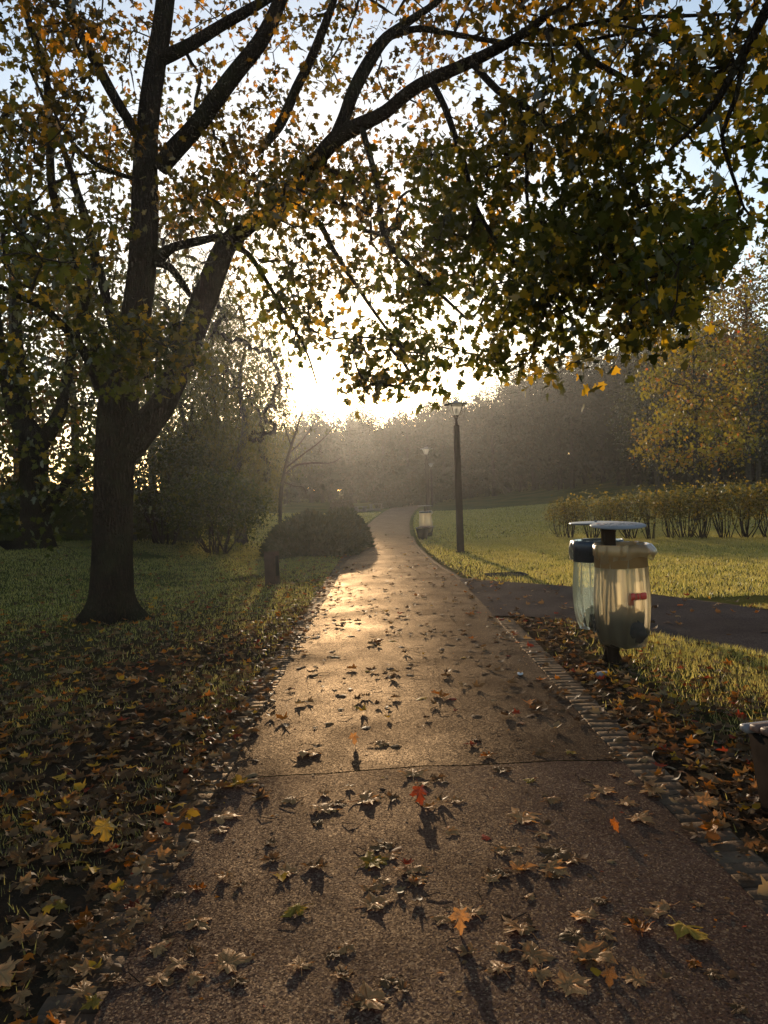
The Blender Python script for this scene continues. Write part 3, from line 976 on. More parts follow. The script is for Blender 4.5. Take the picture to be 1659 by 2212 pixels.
    v, f = grow(nodes, C, .13, .06, .22, .0040, .0027, .05)
    crown_leaves('crown', C, 16, (.15, .15, .11), .093, LEAF_T, M['maple_leaf'], t, .55, base, (v, f))
    return t


big_maple()


# the overhanging tree on the right ------------------------------------
def right_maple():
    base = np.array([5.6, 4.6, float(gz(5.6, 4.6))])
    t = empty('maple_tree', base)
    tag(t, 'maple beside the path whose near dark branches hang in at the top right corner', 'tree')
    px = lambda w, d: w / FPX * d / 2
    tr = [(5.6, 4.6, base[2] - .1, .34), (5.6, 4.6, base[2] + .3, .27), (5.6, 4.62, 1.6, .23), (5.65, 4.7, 3.0, .21), (5.6, 4.8, 4.4, .17), (5.6, 4.9, 6.2, .12), (5.65, 4.9, 8.2, .05)]
    P, v, f = limb_mesh([np.array(p) for p in tr], 20, .05, 77)
    part_from('trunk', v, f, M['bark'], t, base)
    nodes = [P[P[:, 2] > 3][:, :3]]
    def L(pts): return [np.append(at(x, y, d), px(w, d)) for x, y, d, w in pts]
    for q, lim in enumerate([
        [np.array((5.6, 4.78, 4.1, .07))] + L([(1760, -180, 5.0, 34), (1690, -40, 5.1, 28), (1652, 30, 5.2, 24), (1609, 110, 5.3, 20), (1544, 225, 5.4, 15), (1494, 280, 5.5, 10), (1440, 330, 5.6, 6)]),
        L([(1609, 110, 5.3, 12), (1590, 210, 5.4, 11), (1560, 290, 5.5, 9), (1572, 345, 5.6, 8), (1590, 400, 5.6, 7), (1608, 450, 5.7, 5), (1632, 482, 5.7, 4), (1600, 495, 5.7, 2.5), (1580, 498, 5.7, 2)]),
        [np.array((5.62, 4.72, 3.2, .06))] + L([(1900, 330, 5.2, 30), (1780, 300, 5.4, 20), (1680, 290, 5.6, 12), (1600, 320, 5.8, 7)]),
    ]):
        P, v, f = limb_mesh(lim, 10, .06, 90 + q)
        nodes.append(P[2:, :3]); part_from('limb', v, f, M['bark'], t, base)
    rows = ['0111223', '0111223', '0111122', '0123222', '0123332', '0012221', '0001110']
    C = grid_targets(rows, -200, lambda x, y: 5.6 + rng.normal(0, .45), 14, x0=1280, gamma=1.2)
    C2 = np.column_stack([5.5 + rng.normal(0, 1.2, 70), 4.9 + rng.normal(0, 1.1, 70), rng.uniform(4.2, 8.2, 70)])
    v, f = grow(np.concatenate(nodes), np.vstack([C, C2]), .13, .05, .2, .0028, .0018, .04)
    crown_leaves('crown', np.vstack([C, C2]), 9, .14, .092, LEAF_T, M['maple_leaf'], t, .55, base, (v, f))


right_maple()


# the second, forked maple on the left ---------------------------------
def left_maple():
    base = ground(76, 1182)
    D = base[1]
    t = empty('maple_tree', base)
    tag(t, 'dark forked maple at the left edge with yellowish low leaves', 'tree')
    px = lambda w, d: w / FPX * d / 2
    def L(pts): return [np.append(at(x, y, d), px(w, d)) for x, y, d, w in pts]
    P, v, f = limb_mesh(L([(70, 1194, D, 140), (74, 1182, D, 100), (76, 1160, D, 74), (75, 1120, D, 60), (74, 1050, D, 58), (72, 980, D, 62), (64, 940, D, 56), (40, 900, D, 40), (22, 850, D, 32), (6, 780, D, 26), (-8, 700, D, 24), (-30, 560, D, 20), (-40, 400, D, 14), (-50, 250, D, 6)]), 20, .06, 5)
    nodes = [P[P[:, 2] > base[2] + 2][:, :3]]
    part_from('trunk', v, f, M['bark'], t, base)
    for q, lim in enumerate([
        [(74, 985, D, 36), (98, 945, D, 34), (128, 895, D, 28), (140, 840, D - .1, 22), (160, 740, D - .2, 18), (190, 620, D - .3, 12), (220, 480, D - .4, 6)],
        [(60, 940, D, 30), (52, 860, D + .2, 26), (40, 760, D + .3, 22), (36, 640, D + .4, 18), (50, 500, D + .5, 12), (70, 360, D + .5, 6)],
        [(84, 1120, D, 26), (110, 1085, D - .2, 28), (140, 1050, D - .4, 24), (168, 1015, D - .6, 14), (190, 985, D - .8, 7)],
        [(10, 800, D, 16), (-40, 740, D, 14), (-120, 640, D, 9)],
    ]):
        P, v, f = limb_mesh(L(lim), 10, .06, 40 + q)
        nodes.append(P[:, :3]); part_from('limb', v, f, M['bark'], t, base)
    rows = ['4443320', '5544320', '5554320', '6554220', '6554220', '5553210', '6664310', '6663300', '5542200', '3222300']
    C = grid_targets(rows, 200, lambda x, y: D + rng.normal(0, 1.6), 16, x0=-200, gamma=1.2)
    C3 = np.array([at(rng.uniform(110, 215), rng.uniform(960, 1080), D - .7 + rng.normal(0, .3)) for _ in range(22)])
    C = np.vstack([C, C3])
    v, f = grow(np.concatenate(nodes), C, .13, .05, .35, .005, .003, .06)
    crown_leaves('crown', C, 13, .27, .17, LEAF_T, M['maple_leaf_low'], t, .6, base, (v, f))


left_maple()


# generic trees and shrubs ----------------------------------------------
def clumps(c, rad, n, shell=.35):
    d = rng.normal(0, 1, (n, 3)); d /= np.linalg.norm(d, axis=1)[:, None]
    r = rng.random(n) ** (1 / 3) * (1 - shell) + shell * rng.random(n) ** .2
    return np.asarray(c) + d * r[:, None] * np.asarray(rad)


def tree(name, label, cat, xy, trunk, crown, nclump, per, spread, size, tmpls, leaf, bark='bark_grey', droop=.5, group=None, base=None, seed=0, sag=.0, rmax=.08, filt=None):
    """trunk: [(dx, dy, z, r)]; crown: list of (dx, dy, z, rx, ry, rz, share)"""
    b = base if base is not None else np.array([xy[0], xy[1], float(gz(*xy))])
    t = empty(name, b)
    tag(t, label, cat, group)
    P, v, f = limb_mesh([np.array((b[0] + x, b[1] + y, b[2] + z, r)) for x, y, z, r in trunk], 12, .05, seed, .3)
    part_from('trunk', v, f, M[bark], t, b)
    C = np.concatenate([clumps((b[0] + x, b[1] + y, b[2] + z), (rx, ry, rz), int(nclump * s)) for x, y, z, rx, ry, rz, s in crown])
    C = C[C[:, 2] > gz(C[:, 0], C[:, 1]) + .25]
    if filt is not None: C = C[filt(C)]
    v, f = grow(P[len(P) // 4:, :3], C, .12, sag, .6, .006, .0045, rmax, up=.06)
    crown_leaves('crown', C, per, spread, size, tmpls, M[leaf], t, droop, b, (v, f))
    return t


DIA, NAR, OVA = [leaf_diamond()], [leaf_narrow()], [leaf_oval()]

# willow-like tree with hanging fine leaves
def willow(xy, H, rx, label, n, seed, lean=0):
    b = np.array([xy[0], xy[1], float(gz(*xy))])
    t = empty('willow_tree', b); tag(t, label, 'tree')
    P, v, f = limb_mesh([np.array((b[0] + x, b[1], b[2] + z, r)) for x, z, r in [(0, -.2, .26), (0, .6, .2), (-.25 + lean * .2, 2.2, .16), (.1 + lean * .5, 4, .12), (-.15 + lean * .8, 5.6, .07), (.1 + lean, H * .75, .02)]], 12, .06, seed, .3)
    part_from('trunk', v, f, M['bark_grey'], t, b)
    C = clumps((b[0] + lean * .5, b[1], b[2] + H * .58), (rx, rx, H * .44), n, .5)
    wood = grow(P[5:, :3], C, .12, -.05, .6, .006, .005, .08, up=.1)
    S = []
    for c in C:
        L = rng.uniform(.8, 2.2); k = int(L / .09)
        q = np.linspace(0, 1, k)
        d = rng.normal(0, .12, 2)
        S.append(np.column_stack([c[0] + d[0] * q * L + rng.normal(0, .05, k), c[1] + d[1] * q * L + rng.normal(0, .05, k), c[2] - q * L]))
    S = np.concatenate(S); S = S[S[:, 2] > gz(S[:, 0], S[:, 1]) + .4]
    crown_leaves('crown', S, 2, .07, .15, NAR, M['willow_leaf'], t, 1.0, b, wood)


bw = at(520, 1170, 27)
willow((bw[0], 27.0), 9.6, 1.9, 'tall drooping willow left of the sun with fine grey green leaves', 560, 3, .4)
bw = at(405, 1150, 31)
willow((bw[0], 31.0), 13.5, 2.6, 'taller drooping willow showing between the two stems of the big maple', 480, 4)

# slim tree just behind the big trunk
b = ground(287, 1166)
tree('slim_tree', 'slim pale trunked tree half hidden behind the big maple trunk', 'tree', b[:2],
     [(0, 0, -.1, .17), (0, 0, .25, .11), (-.1, 0, 2, .09), (-.1, .1, 4.5, .07), (.1, .1, 7.5, .02)],
     [(0, 0, 5.2, 2.4, 2.2, 2.6, 1)], 160, 14, .3, .13, OVA, 'willow_leaf', seed=21)

# leggy green shrub by the bollard
def leggy_shrub(name, label, base, H, rx, nst, n, per, size, tmpls, leaf, zlo=.35, spread=.14, group=None, cat='shrub', ry=None):
    t = empty(name, base); tag(t, label, cat, group)
    ry = ry or rx
    mb = MB(); nodes = []
    for k in range(nst):
        a = rng.random() * 6.28; e = rng.uniform(.25, 1)
        tip = np.array([math.cos(a) * rx * e * .8, math.sin(a) * ry * e * .8, H * rng.uniform(.6, .98)])
        s0 = np.array([math.cos(a) * rx * .16, math.sin(a) * ry * .16, -.05])
        mid = s0 * .4 + tip * .45 + rng.normal(0, .06 * H, 3) * [1, 1, .4]
        P = spline([np.append(s0, .014 * H / 1.4), np.append(mid, .010 * H / 1.4), np.append(tip, .004)], .12)
        v, f = tube(P[:, :3], P[:, 3], 5); mb.add(v, [f]); nodes.append(P[2:, :3])
    C = clumps((0, 0, H * (zlo + 1) / 2), (rx, ry, H * (1 - zlo) / 2), n, .3)
    v, f = grow(np.concatenate(nodes), C, .14, 0, .15, .0025, .0016, .012, up=.08); mb.add(v, [f])
    mb.build('stems', M['twig'], t, True)
    crown_leaves('foliage', C, per, spread, size, tmpls, M[leaf], t, .2)
    return t


b = ground(470, 1196)
leggy_shrub('leggy_shrub', 'leggy olive green shrub with bare crossing stems left of the dark junipers', b, 2.35, 1.55, 22, 420, 16, .10, OVA, 'shrub_leaf', .22, .17)
b2 = b + np.array([-2.0, 1.6, 0]); b2[2] = float(gz(b2[0], b2[1]))
leggy_shrub('leggy_shrub', 'taller olive shrub merging into the shade behind the leggy one', b2, 3.4, 1.9, 18, 380, 16, .12, OVA, 'dark_leaf', .15, .22)

# bare sapling with few leaves
b = ground(606, 1165) * 1.0
def sapling():
    D = 25.5
    base = at(604, 1160, D); base[2] = float(gz(base[0], D))
    t = empty('bare_sapling', base); tag(t, 'thin nearly bare sapling with a few brown leaves against the mist', 'tree')
    px = lambda w: w * 1.15 / FPX * D / 2
    def L(pts): return [np.append(at(x, y, D + dz), px(w)) for x, y, dz, w in pts]
    P, v, f = limb_mesh([np.append(base - [0, 0, .1], .05)] + L([(606, 1080, 0, 7), (612, 1030, 0, 6), (624, 980, 0, 5), (640, 930, .2, 4), (655, 885, .3, 2)]), 8, .05, 8, .1)
    part_from('trunk', v, f, M['twig'], t, base); nodes = [P[6:, :3]]
    mb = MB()
    for lim in ([(612, 1030, 0, 4), (640, 1005, .2, 3.5), (680, 1000, .3, 3), (715, 1000, .4, 2), (738, 988, .5, 1.5)], [(618, 1010, 0, 4), (650, 985, -.3, 3), (690, 955, -.5, 2.2), (715, 930, -.6, 1.4)],
                [(624, 980, 0, 3), (650, 955, .2, 2.5), (675, 920, .3, 1.6), (690, 893, .4, 1.2)], [(612, 1040, 0, 3), (635, 1050, -.2, 2.4), (655, 1052, -.3, 1.8), (662, 1068, -.3, 1.2)],
                [(628, 960, 0, 3), (615, 920, .3, 2), (612, 880, .4, 1.4)]):
        P, v, f = limb_mesh(L(lim), 6, 0, 3, .1); mb.add(v - base, [f]); nodes.append(P[3:, :3])
    N = np.concatenate(nodes)
    C = N[rng.integers(0, len(N), 60)] + rng.normal(0, .22, (60, 3))
    v, f = grow(N, C, .15, 0, .12, .004, .002, .01); mb.add(v - base, [f])
    wv = np.concatenate(mb.v) + base; wf = np.concatenate(mb.f[4])
    crown_leaves('crown', C[:46], 3, .09, .10, OVA, M['dark_leaf'], t, 1.0, base, (wv, wf))


sapling()


# juniper mounds --------------------------------------------------------
def mound(label, c, rx, ry, h, n, seed):
    b = np.array([c[0], c[1], float(gz(c[0], c[1]))])
    t = empty('juniper_bush', b); tag(t, label, 'bush', 'spreading juniper bushes beside the path')
    g = np.random.default_rng(seed)
    # dark woody core, then sprays all over it
    th = np.linspace(0, 2 * np.pi, 40, endpoint=False); el = np.linspace(0, np.pi / 2, 12)
    ph = g.random(6) * 6.28
    def surf(a, e, s=1.0):
        w = 1 + .14 * np.sin(3 * a + ph[0]) + .10 * np.sin(5 * a + ph[1] + 2 * e) + .05 * np.sin(9 * a + ph[2] + 4 * e)
        ce = np.cos(e) ** 1.0
        return np.stack([rx * s * w * ce * np.cos(a), ry * s * w * ce * np.sin(a), h * s * (np.sin(e) ** 1.15) * (1 + .16 * np.sin(2 * a + ph[3]) * np.cos(e) + .06 * np.sin(7 * a + ph[4]))], -1)
    A_, E_ = np.meshgrid(th, el)
    V = surf(A_, E_, .86).reshape(-1, 3); V[:, 2] -= .05
    a = np.arange(11)[:, None]; bb = np.arange(40)[None]
    F = np.stack([a * 40 + bb, a * 40 + (bb + 1) % 40, (a + 1) * 40 + (bb + 1) % 40, (a + 1) * 40 + bb], -1).reshape(-1, 4)
    link('core', mesh_np('core', V, [F], True), M['juniper'], t)
    a_ = g.random(n) * 6.28; e_ = np.arcsin(g.random(n) ** .9)
    P = surf(a_, e_, 1.0) * g.uniform(.84, 1.02, n)[:, None]
    out = P / np.array([rx, ry, h]) ** 2; out /= np.linalg.norm(out, axis=1)[:, None] + 1e-9
    tip = out * 1.0 + g.normal(0, .45, (n, 3)); tip[:, 2] += .25
    me = scatter_mesh('foliage', NAR + DIA, P, frames(tip, g.normal(0, 1, (n, 3))), np.where(g.random(n) < .06, g.uniform(.15, .26, n), g.uniform(.08, .17, n)))
    link('foliage', me, M['juniper'], t)


p1 = at(676, 1195, 22.3); p2 = at(741, 1185, 24.6); p3 = at(672, 1170, 26.5)
mound('nearest low rounded juniper bush in front, left of the path', p1, 1.35, 1.3, 1.05, 15000, 1)
mound('rounded juniper bush that leans out over the path edge', p2, .75, 1.6, 1.18, 13000, 2)
mound('flat topped juniper bush behind the two rounded ones', p3, 1.0, 1.1, 1.12, 10000, 3)


# hedge at the left back
def box_hedge(name, label, p0, p1, h, th, n, leaf, size, grp=None, top=0.12):
    p0 = np.asarray(p0, float); p1 = np.asarray(p1, float)
    c = (p0 + p1) / 2; b = np.array([c[0], c[1], float(gz(*c))])
    t = empty(name, b); tag(t, label, 'hedge', grp)
    d = p1 - p0; Ln = np.linalg.norm(d); d /= Ln; nr = np.array([-d[1], d[0]])
    k = max(8, int(Ln / .5)); mb = MB()
    V = []
    for s in np.linspace(0, 1, k):
        q = p0 + (p1 - p0) * s
        z = float(gz(*q)); hh = h * (1 + .1 * math.sin(s * 9) + .05 * math.sin(s * 23)) * .88
        for o, zz in ((-.42, 0), (-.42, .8), (-.2, 1), (.2, 1), (.42, .8), (.42, 0)):
            V.append((q[0] + nr[0] * o * th - b[0], q[1] + nr[1] * o * th - b[1], z + zz * hh - .05 - b[2]))
    a = np.arange(k - 1)[:, None]; bb = np.arange(5)[None]
    F = np.stack([a * 6 + bb, (a + 1) * 6 + bb, (a + 1) * 6 + bb + 1, a * 6 + bb + 1], -1).reshape(-1, 4)
    link('core', mesh_np('core', V, [F], True), M['dark_leaf'], t)
    s = rng.random(n); q = p0 + (p1 - p0) * s[:, None] + nr * (rng.uniform(-.5, .5, n) * th)[:, None]
    hh = h * (1 + .1 * np.sin(s * 9) + .05 * np.sin(s * 23))
    P = np.column_stack([q[:, 0] - b[0], q[:, 1] - b[1], gz(q[:, 0], q[:, 1]) - b[2] + hh * (1 - rng.random(n) ** 1.5) + rng.normal(0, top, n)])
    tip = rng.normal(0, 1, (n, 3)); tip[:, 2] += .4
    link('foliage', scatter_mesh('foliage', OVA, P, frames(tip, rng.normal(0, 1, (n, 3))), rng.uniform(.6, 1.3, n) * size), M[leaf], t)
    return t


q0 = at(-160, 1160, 23); q1 = at(215, 1160, 24)
box_hedge('dark_hedge', 'dark low hedge behind the forked maple at the left edge', q0[:2], q1[:2], 1.35, 1.5, 7000, 'dark_leaf', .13)
q0 = at(225, 1160, 25); q1 = at(430, 1160, 26)
box_hedge('dark_hedge', 'dark low hedge running between the slim trunk and the leggy shrub', q0[:2], q1[:2], 1.5, 1.5, 5000, 'dark_leaf', .13)
q0 = at(-150, 1100, 31); q1 = at(85, 1100, 32)
box_hedge('russet_hedge', 'russet hedge top glowing above the dark hedge at the left edge', q0[:2], q1[:2], 2.3, 1.6, 5000, 'russet_leaf', .15)

# shade trees closing the left side
LT = [(40, 33, 12.5, 4.2, 'russet_leaf', 'brown leaved tree filling the gap left of the forked maple'),
      (165, 37, 14.5, 4.6, 'dark_leaf', 'dark green tree between the forked maple and the big trunk'),
      (330, 40, 15.0, 4.6, 'dark_leaf', 'dark tree in the mist directly behind the big maple trunk'),
      (470, 42, 11.5, 4.0, 'shrub_leaf', 'olive green tree in the shade behind the willow'),
      (-120, 36, 15, 5, 'dark_leaf', 'dark tree leaning in from beyond the left edge'),
      (500, 47, 9.5, 2.8, 'dark_leaf', 'rounded dark tree just left of the sun glow in the mist')]
for q, (px_, d, H, r, lf, lab) in enumerate(LT):
    p = at(px_, 1120, d)
    tree('shade_tree', lab, 'tree', (p[0], d), [(0, 0, -.2, .3), (0, 0, .4, .22), (.1, 0, H * .35, .18), (0, .1, H * .7, .1), (.1, 0, H * .95, .03)],
         [(0, 0, H * .62, r, r * .9, H * .38, .75), (0, -.5, H * .25, r * .95, r * .7, H * .22, .25)], 230, 20, .5, .24, OVA, lf, seed=100 + q, group='shade trees behind the lawn')

# golden maple behind the hedge on the right ------------------------------
b = ground(1503, 1092)
b = at(1503, 1075, 33.0); b[2] = float(gz(b[0], 33.0))
tree('young_maple', 'young golden maple with orange leaf tips standing behind the stemmy hedge', 'tree', b[:2],
     [(0, 0, -.1, .13), (0, 0, .4, .11), (0, 0, 2.2, .10), (.05, 0, 3.2, .09), (.1, 0, 5, .07), (.1, .1, 7, .045), (.15, .1, 9.3, .015)],
     [(0, 0, 3.8, 2.8, 2.5, 1.7, .42), (.1, 0, 6.0, 2.5, 2.3, 2.0, .38), (.2, 0, 8.2, 1.7, 1.6, 1.7, .2)], 360, 17, (.24, .24, .2), .13, LEAF_T, 'gold_leaf', 'bark_grey', seed=31, base=b, rmax=.05)
for px_, d, H, rx, lf, lab, sh in [
    (1545, 46, 17.5, 1.9, 'russet_leaf', 'tall narrow poplar rising behind the golden maple against the sky', .8),
    (1618, 47, 15.2, 1.1, 'russet_leaf', 'thin wispy poplar top between the tall poplar and the edge tree', .5),
    (1730, 40, 16.5, 3.0, 'gold_leaf', 'tall orange brown tree cut off by the right edge', 1.1),
    (1640, 52, 11.0, 4.0, 'dark_leaf', 'broad dark tree low behind the golden maple', 1.2),
    (1420, 55, 10.5, 3.2, 'dark_leaf', 'broad dark tree standing behind the golden maple', 1.0),
]:
    p = at(px_, 1060, d)
    tree('autumn_tree', lab, 'tree', (p[0], d), [(0, 0, -.2, .22), (0, 0, .5, .17), (0, 0, H * .4, .13), (.1, 0, H * .75, .07), (.1, 0, H * .97, .02)],
         [(0, 0, H * .55, rx, rx, H * .4, .8), (.1, 0, H * .8, rx * .6, rx * .6, H * .19, .3)], int(190 * sh), 20, (.34, .34, .42), .21, OVA, lf, seed=int(px_), droop=.1, rmax=.05)

# stemmy hedge on the right lawn ------------------------------------------
protos = []
HW = [(1205, 1163, .95), (1240, 1163, 1.0), (1278, 1164, 1.05), (1318, 1165, 1.05), (1360, 1165, 1.02), (1400, 1165, 1.1), (1440, 1165, 1.08), (1480, 1164, 1.15), (1520, 1164, 1.12), (1562, 1164, 1.2), (1605, 1163, 1.2), (1650, 1162, 1.18), (1700, 1161, 1.2), (1750, 1160, 1.2)]
for q, (xd, yd, s) in enumerate(HW):
    b = ground(xd + rnd.uniform(-9, 9), yd + rnd.uniform(-2.5, 2.5))
    lab = ['first', 'second', 'third', 'fourth', 'fifth', 'sixth', 'seventh', 'eighth', 'ninth', 'tenth', 'eleventh', 'twelfth', 'thirteenth', 'fourteenth'][q]
    lab = f'stemmy hedge shrub on the lawn behind the bin, {lab} from the lamp end'
    if q < 4:
        o = leggy_shrub('hedge_shrub', lab, b, 1.28, .72, 14, 80, 8, .075, OVA, 'hedge_leaf', .44, .14, 'stemmy hedge on the right lawn', 'shrub', .4)
        protos.append(o)
    else:
        src = protos[q % 4]
        o = src.copy(); COL.objects.link(o); o.location = tuple(b)
        for ch in src.children:
            c = ch.copy(); COL.objects.link(c); c.parent = o
        o['label'] = lab
    o.scale = (s * rnd.uniform(.8, 1.3), s * rnd.uniform(.8, 1.3), s * rnd.uniform(.9, 1.08)); o.rotation_euler = (0, 0, q * 1.3)

# the far wood -------------------------------------------------------------
def far_wood():
    P, T, vs, fs, n = [], [], [], [], 0
    spots = []; FILL = []
    for xd in range(380, 1900, 26):
        for row in range(3):
            d = 96 + row * 13 + rng.uniform(-4, 4) - 30 * float(sst(1050, 1600, xd))
            top = np.interp(xd, [300, 560, 640, 760, 880, 1000, 1200, 1350, 1500, 1900], [905, 900, 905, 890, 880, 850, 790, 755, 720, 700]) + rng.normal(8, 15) + (2 - row) * 14 + 14 * math.sin(xd / 47.0) * math.sin(xd / 19.0)
            spots.append((xd + rng.uniform(-14, 14), d, top))
    for xd, d, top in spots:
        top = max(top - 12 - 24 * float(sst(1050, 1200, xd)), 868 if 560 < xd < 860 else 600)
        p = at(xd, top, d); x = p[0]
        z0 = float(gz(x, d)); H = p[2] - z0
        r = max(1.5, H * rng.uniform(.14, .24))
        k = int(190 + H * 9)
        c = clumps((x, d, z0 + H * .5), (r, r, H * .5), k, .3)
        P.append(c)
        FILL.append(clumps((x, d + .5, z0 + H * .43), (r * .9, r * .7, H * .44), 70, .1))
        v, f = tube(np.array([(x, d, z0 - .2), (x, d, z0 + H * .4), (x + .1, d, z0 + H * .97)]), np.array([.28, .18, .03]), 6)
        vs.append(v); fs.append(f + n); n += len(v)
        for _ in range(7):
            a = rng.random() * 6.28; h0 = H * rng.uniform(.35, .8); L = rng.uniform(1, 2.2)
            v, f = tube(np.array([(x, d, z0 + h0), (x + math.cos(a) * L * .4, d + math.sin(a) * L * .4, z0 + h0 + L * .8), (x + math.cos(a) * L * .6, d + math.sin(a) * L * .6, z0 + min(h0 + L * 1.9, H * 1.02))]), np.array([.06, .04, .012]), 4)
            vs.append(v); fs.append(f + n); n += len(v)
    C = np.concatenate(P); C = C[C[:, 2] > gz(C[:, 0], C[:, 1]) + .1]
    # leaf cards; oversized fill cards are added inside the crowns to block sky gaps
    per = 10
    PP = np.repeat(C, per, axis=0) + rng.normal(0, .45, (len(C) * per, 3))
    tip = rng.normal(0, 1, (len(PP), 3)); nr = rng.normal(0, 1, (len(PP), 3))
    SZ = rng.uniform(.2, .42, len(PP))
    FL = np.concatenate(FILL); FL = FL[FL[:, 2] > gz(FL[:, 0], FL[:, 1])]
    PP = np.vstack([PP, FL]); tip = np.vstack([tip, rng.normal(0, 1, FL.shape)]); nr = np.vstack([nr, rng.normal(0, 1, FL.shape)])
    SZ = np.concatenate([SZ, rng.uniform(1.0, 1.9, len(FL))])
    me1 = scatter_mesh('w', DIA, PP, frames(tip, nr), SZ)
    nv = len(me1.vertices); co = np.empty(nv * 3, np.float32); me1.vertices.foreach_get('co', co); co = co.reshape(-1, 3)
    # merge leaves and trunks with two materials
    li = np.empty(len(me1.loops), np.int32); me1.loops.foreach_get('vertex_index', li); tri = li.reshape(-1, 3)
    quad = np.concatenate(fs) + nv
    me = mesh_np('distant_wood', np.vstack([co, np.concatenate(vs)]), [tri, quad], matidx=np.concatenate([np.zeros(len(tri)), np.ones(len(quad))]))
    bpy.data.meshes.remove(me1)
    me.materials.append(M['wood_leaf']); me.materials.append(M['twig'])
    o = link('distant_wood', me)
    tag(o, 'misty brown autumn wood closing off the far side of the park', 'wood', kind='stuff')


far_wood()

# misty shrubs near the bend
for q, (xd, d, h, rx, ry, lab) in enumerate([
    (845, 74, 1.9, 2.0, 1.6, 'pale misty shrub beyond the left side of the path bend'),
    (905, 78, 2.6, 2.3, 1.8, 'taller misty shrub between the path bend and the second lamp'),
    (940, 84, 3.2, 2.4, 1.8, 'tallest misty shrub rising right of the second lamp pole'),
    (880, 90, 3.0, 3.0, 1.8, 'dark misty shrub at the foot of the wood behind the bend'),
    (737, 64, 1.1, .75, .75, 'small round clipped bush in the mist beside the far benches'),
    (1000, 92, 2.4, 2.4, 1.6, 'low misty shrub between the third and the fourth lamp'),
]):
    p = at(xd, 1085, d); b = np.array([p[0], d, float(gz(p[0], d))])
    t = empty('misty_shrub', b); tag(t, lab, 'shrub', 'misty shrubs at the far bend')
    C = clumps((0, 0, h * .5), (rx, ry, h * .5), 700, .6); C = C[C[:, 2] > .05]
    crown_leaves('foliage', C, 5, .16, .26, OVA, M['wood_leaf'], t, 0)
    mb = MB()
    for _ in range(9):
        a = rng.random() * 6.28
        mb.tube([(math.cos(a) * .15, math.sin(a) * .15, -.05), (math.cos(a) * rx * .3, math.sin(a) * ry * .3, h * .45), (math.cos(a) * rx * .6, math.sin(a) * ry * .6, h * .85)], [.04, .03, .01], 5)
    mb.build('stems', M['twig'], t)

# ------------------------------------------------------------------ street lamps
def make_lamp():
    root = empty('street_lamp', (0, 0, 0))
    H = 4.15
    mb = MB()
    mb.box((0, 0, 1.74), (.18, .18, 3.5), 0, .012, .78)
    mb.box((0, 0, .005), (.24, .24, .03), 0, .004)
    mb.build('pole', M['steel_brown'], root)
    mb = MB(); mb.box((-.083, 0, 1.05), (.012, .09, .36), 0, .003); mb.box((-.091, 0, 1.2), (.012, .02, .02), 0, .003)
    mb.build('service_door', M['steel_brown'], root)
    mb = MB(); mb.lathe([(.045, 3.49), (.045, 3.55), (.035, 3.57), (.035, 3.66), (.05, 3.68), (.055, 3.72)], n=16)
    mb.build('neck', M['steel_brown'], root, True)
    mb = MB()
    for k in range(4):
        a = math.pi / 4 + k * math.pi / 2
        mb.tube([(math.cos(a) * .05, math.sin(a) * .05, 3.70), (math.cos(a) * .12, math.sin(a) * .12, 3.82), (math.cos(a) * .235, math.sin(a) * .235, 4.05)], .011, 6)
    mb.build('bracket', M['steel_brown'], root)
    mb = MB(); mb.lathe([(.075, 3.765), (.10, 3.80), (.205, 4.03), (.208, 4.045)], n=28, cap=False)
    mb.build('lantern_glass', M['glass'], root, True)
    mb = MB(); mb.lathe([(.07, 3.74), (.078, 3.752), (.078, 3.766), (.07, 3.768)], n=24)
    mb.build('lantern_base', M['steel_brown'], root)
    mb = MB(); mb.lathe([(.02, 4.052), (.33, 4.06), (.345, 4.07), (.34, 4.08), (.2, 4.10), (.09, 4.125), (.07, 4.16), (.02, 4.17)], n=36)
    mb.build('canopy', M['canopy_sky_glint'], root, True)
    mb = MB(); mb.lathe([(.004, 3.80), (.035, 3.81), (.045, 3.88), (.035, 3.95), (.01, 3.97)], n=16)
    mb.build('bulb', M['carton'], root, True)
    return root


def copy_tree(o, parent=None):
    c = o.copy(); COL.objects.link(c)
    if parent is not None: c.parent = parent
    for ch in list(o.children):
        copy_tree(ch, c)
    return c


lamp0 = make_lamp()
LAMPS = [((995, 1192), None, 'nearest street lamp, tall dark square pole with its lantern touching the overhanging leaves'),
         ((926, 1132), None, 'second street lamp rising behind the far litter bin'),
         ((934, 1094.5), None, 'third street lamp, small and pale beside the path bend'),
         ((986, 1079), 104, 'fourth street lamp, faint in the mist in front of the wood')]
for q, (pt, d, lab) in enumerate(LAMPS):
    o = lamp0 if q == 0 else copy_tree(lamp0)
    if d:
        p = at(pt[0], pt[1], d); b = np.array([p[0], d, float(gz(p[0], d))])
    else:
        b = ground(*pt)
    o.location = tuple(b); o.rotation_euler = (0, 0, .12)
    tag(o, lab, 'street lamp', 'street lamps along the path')

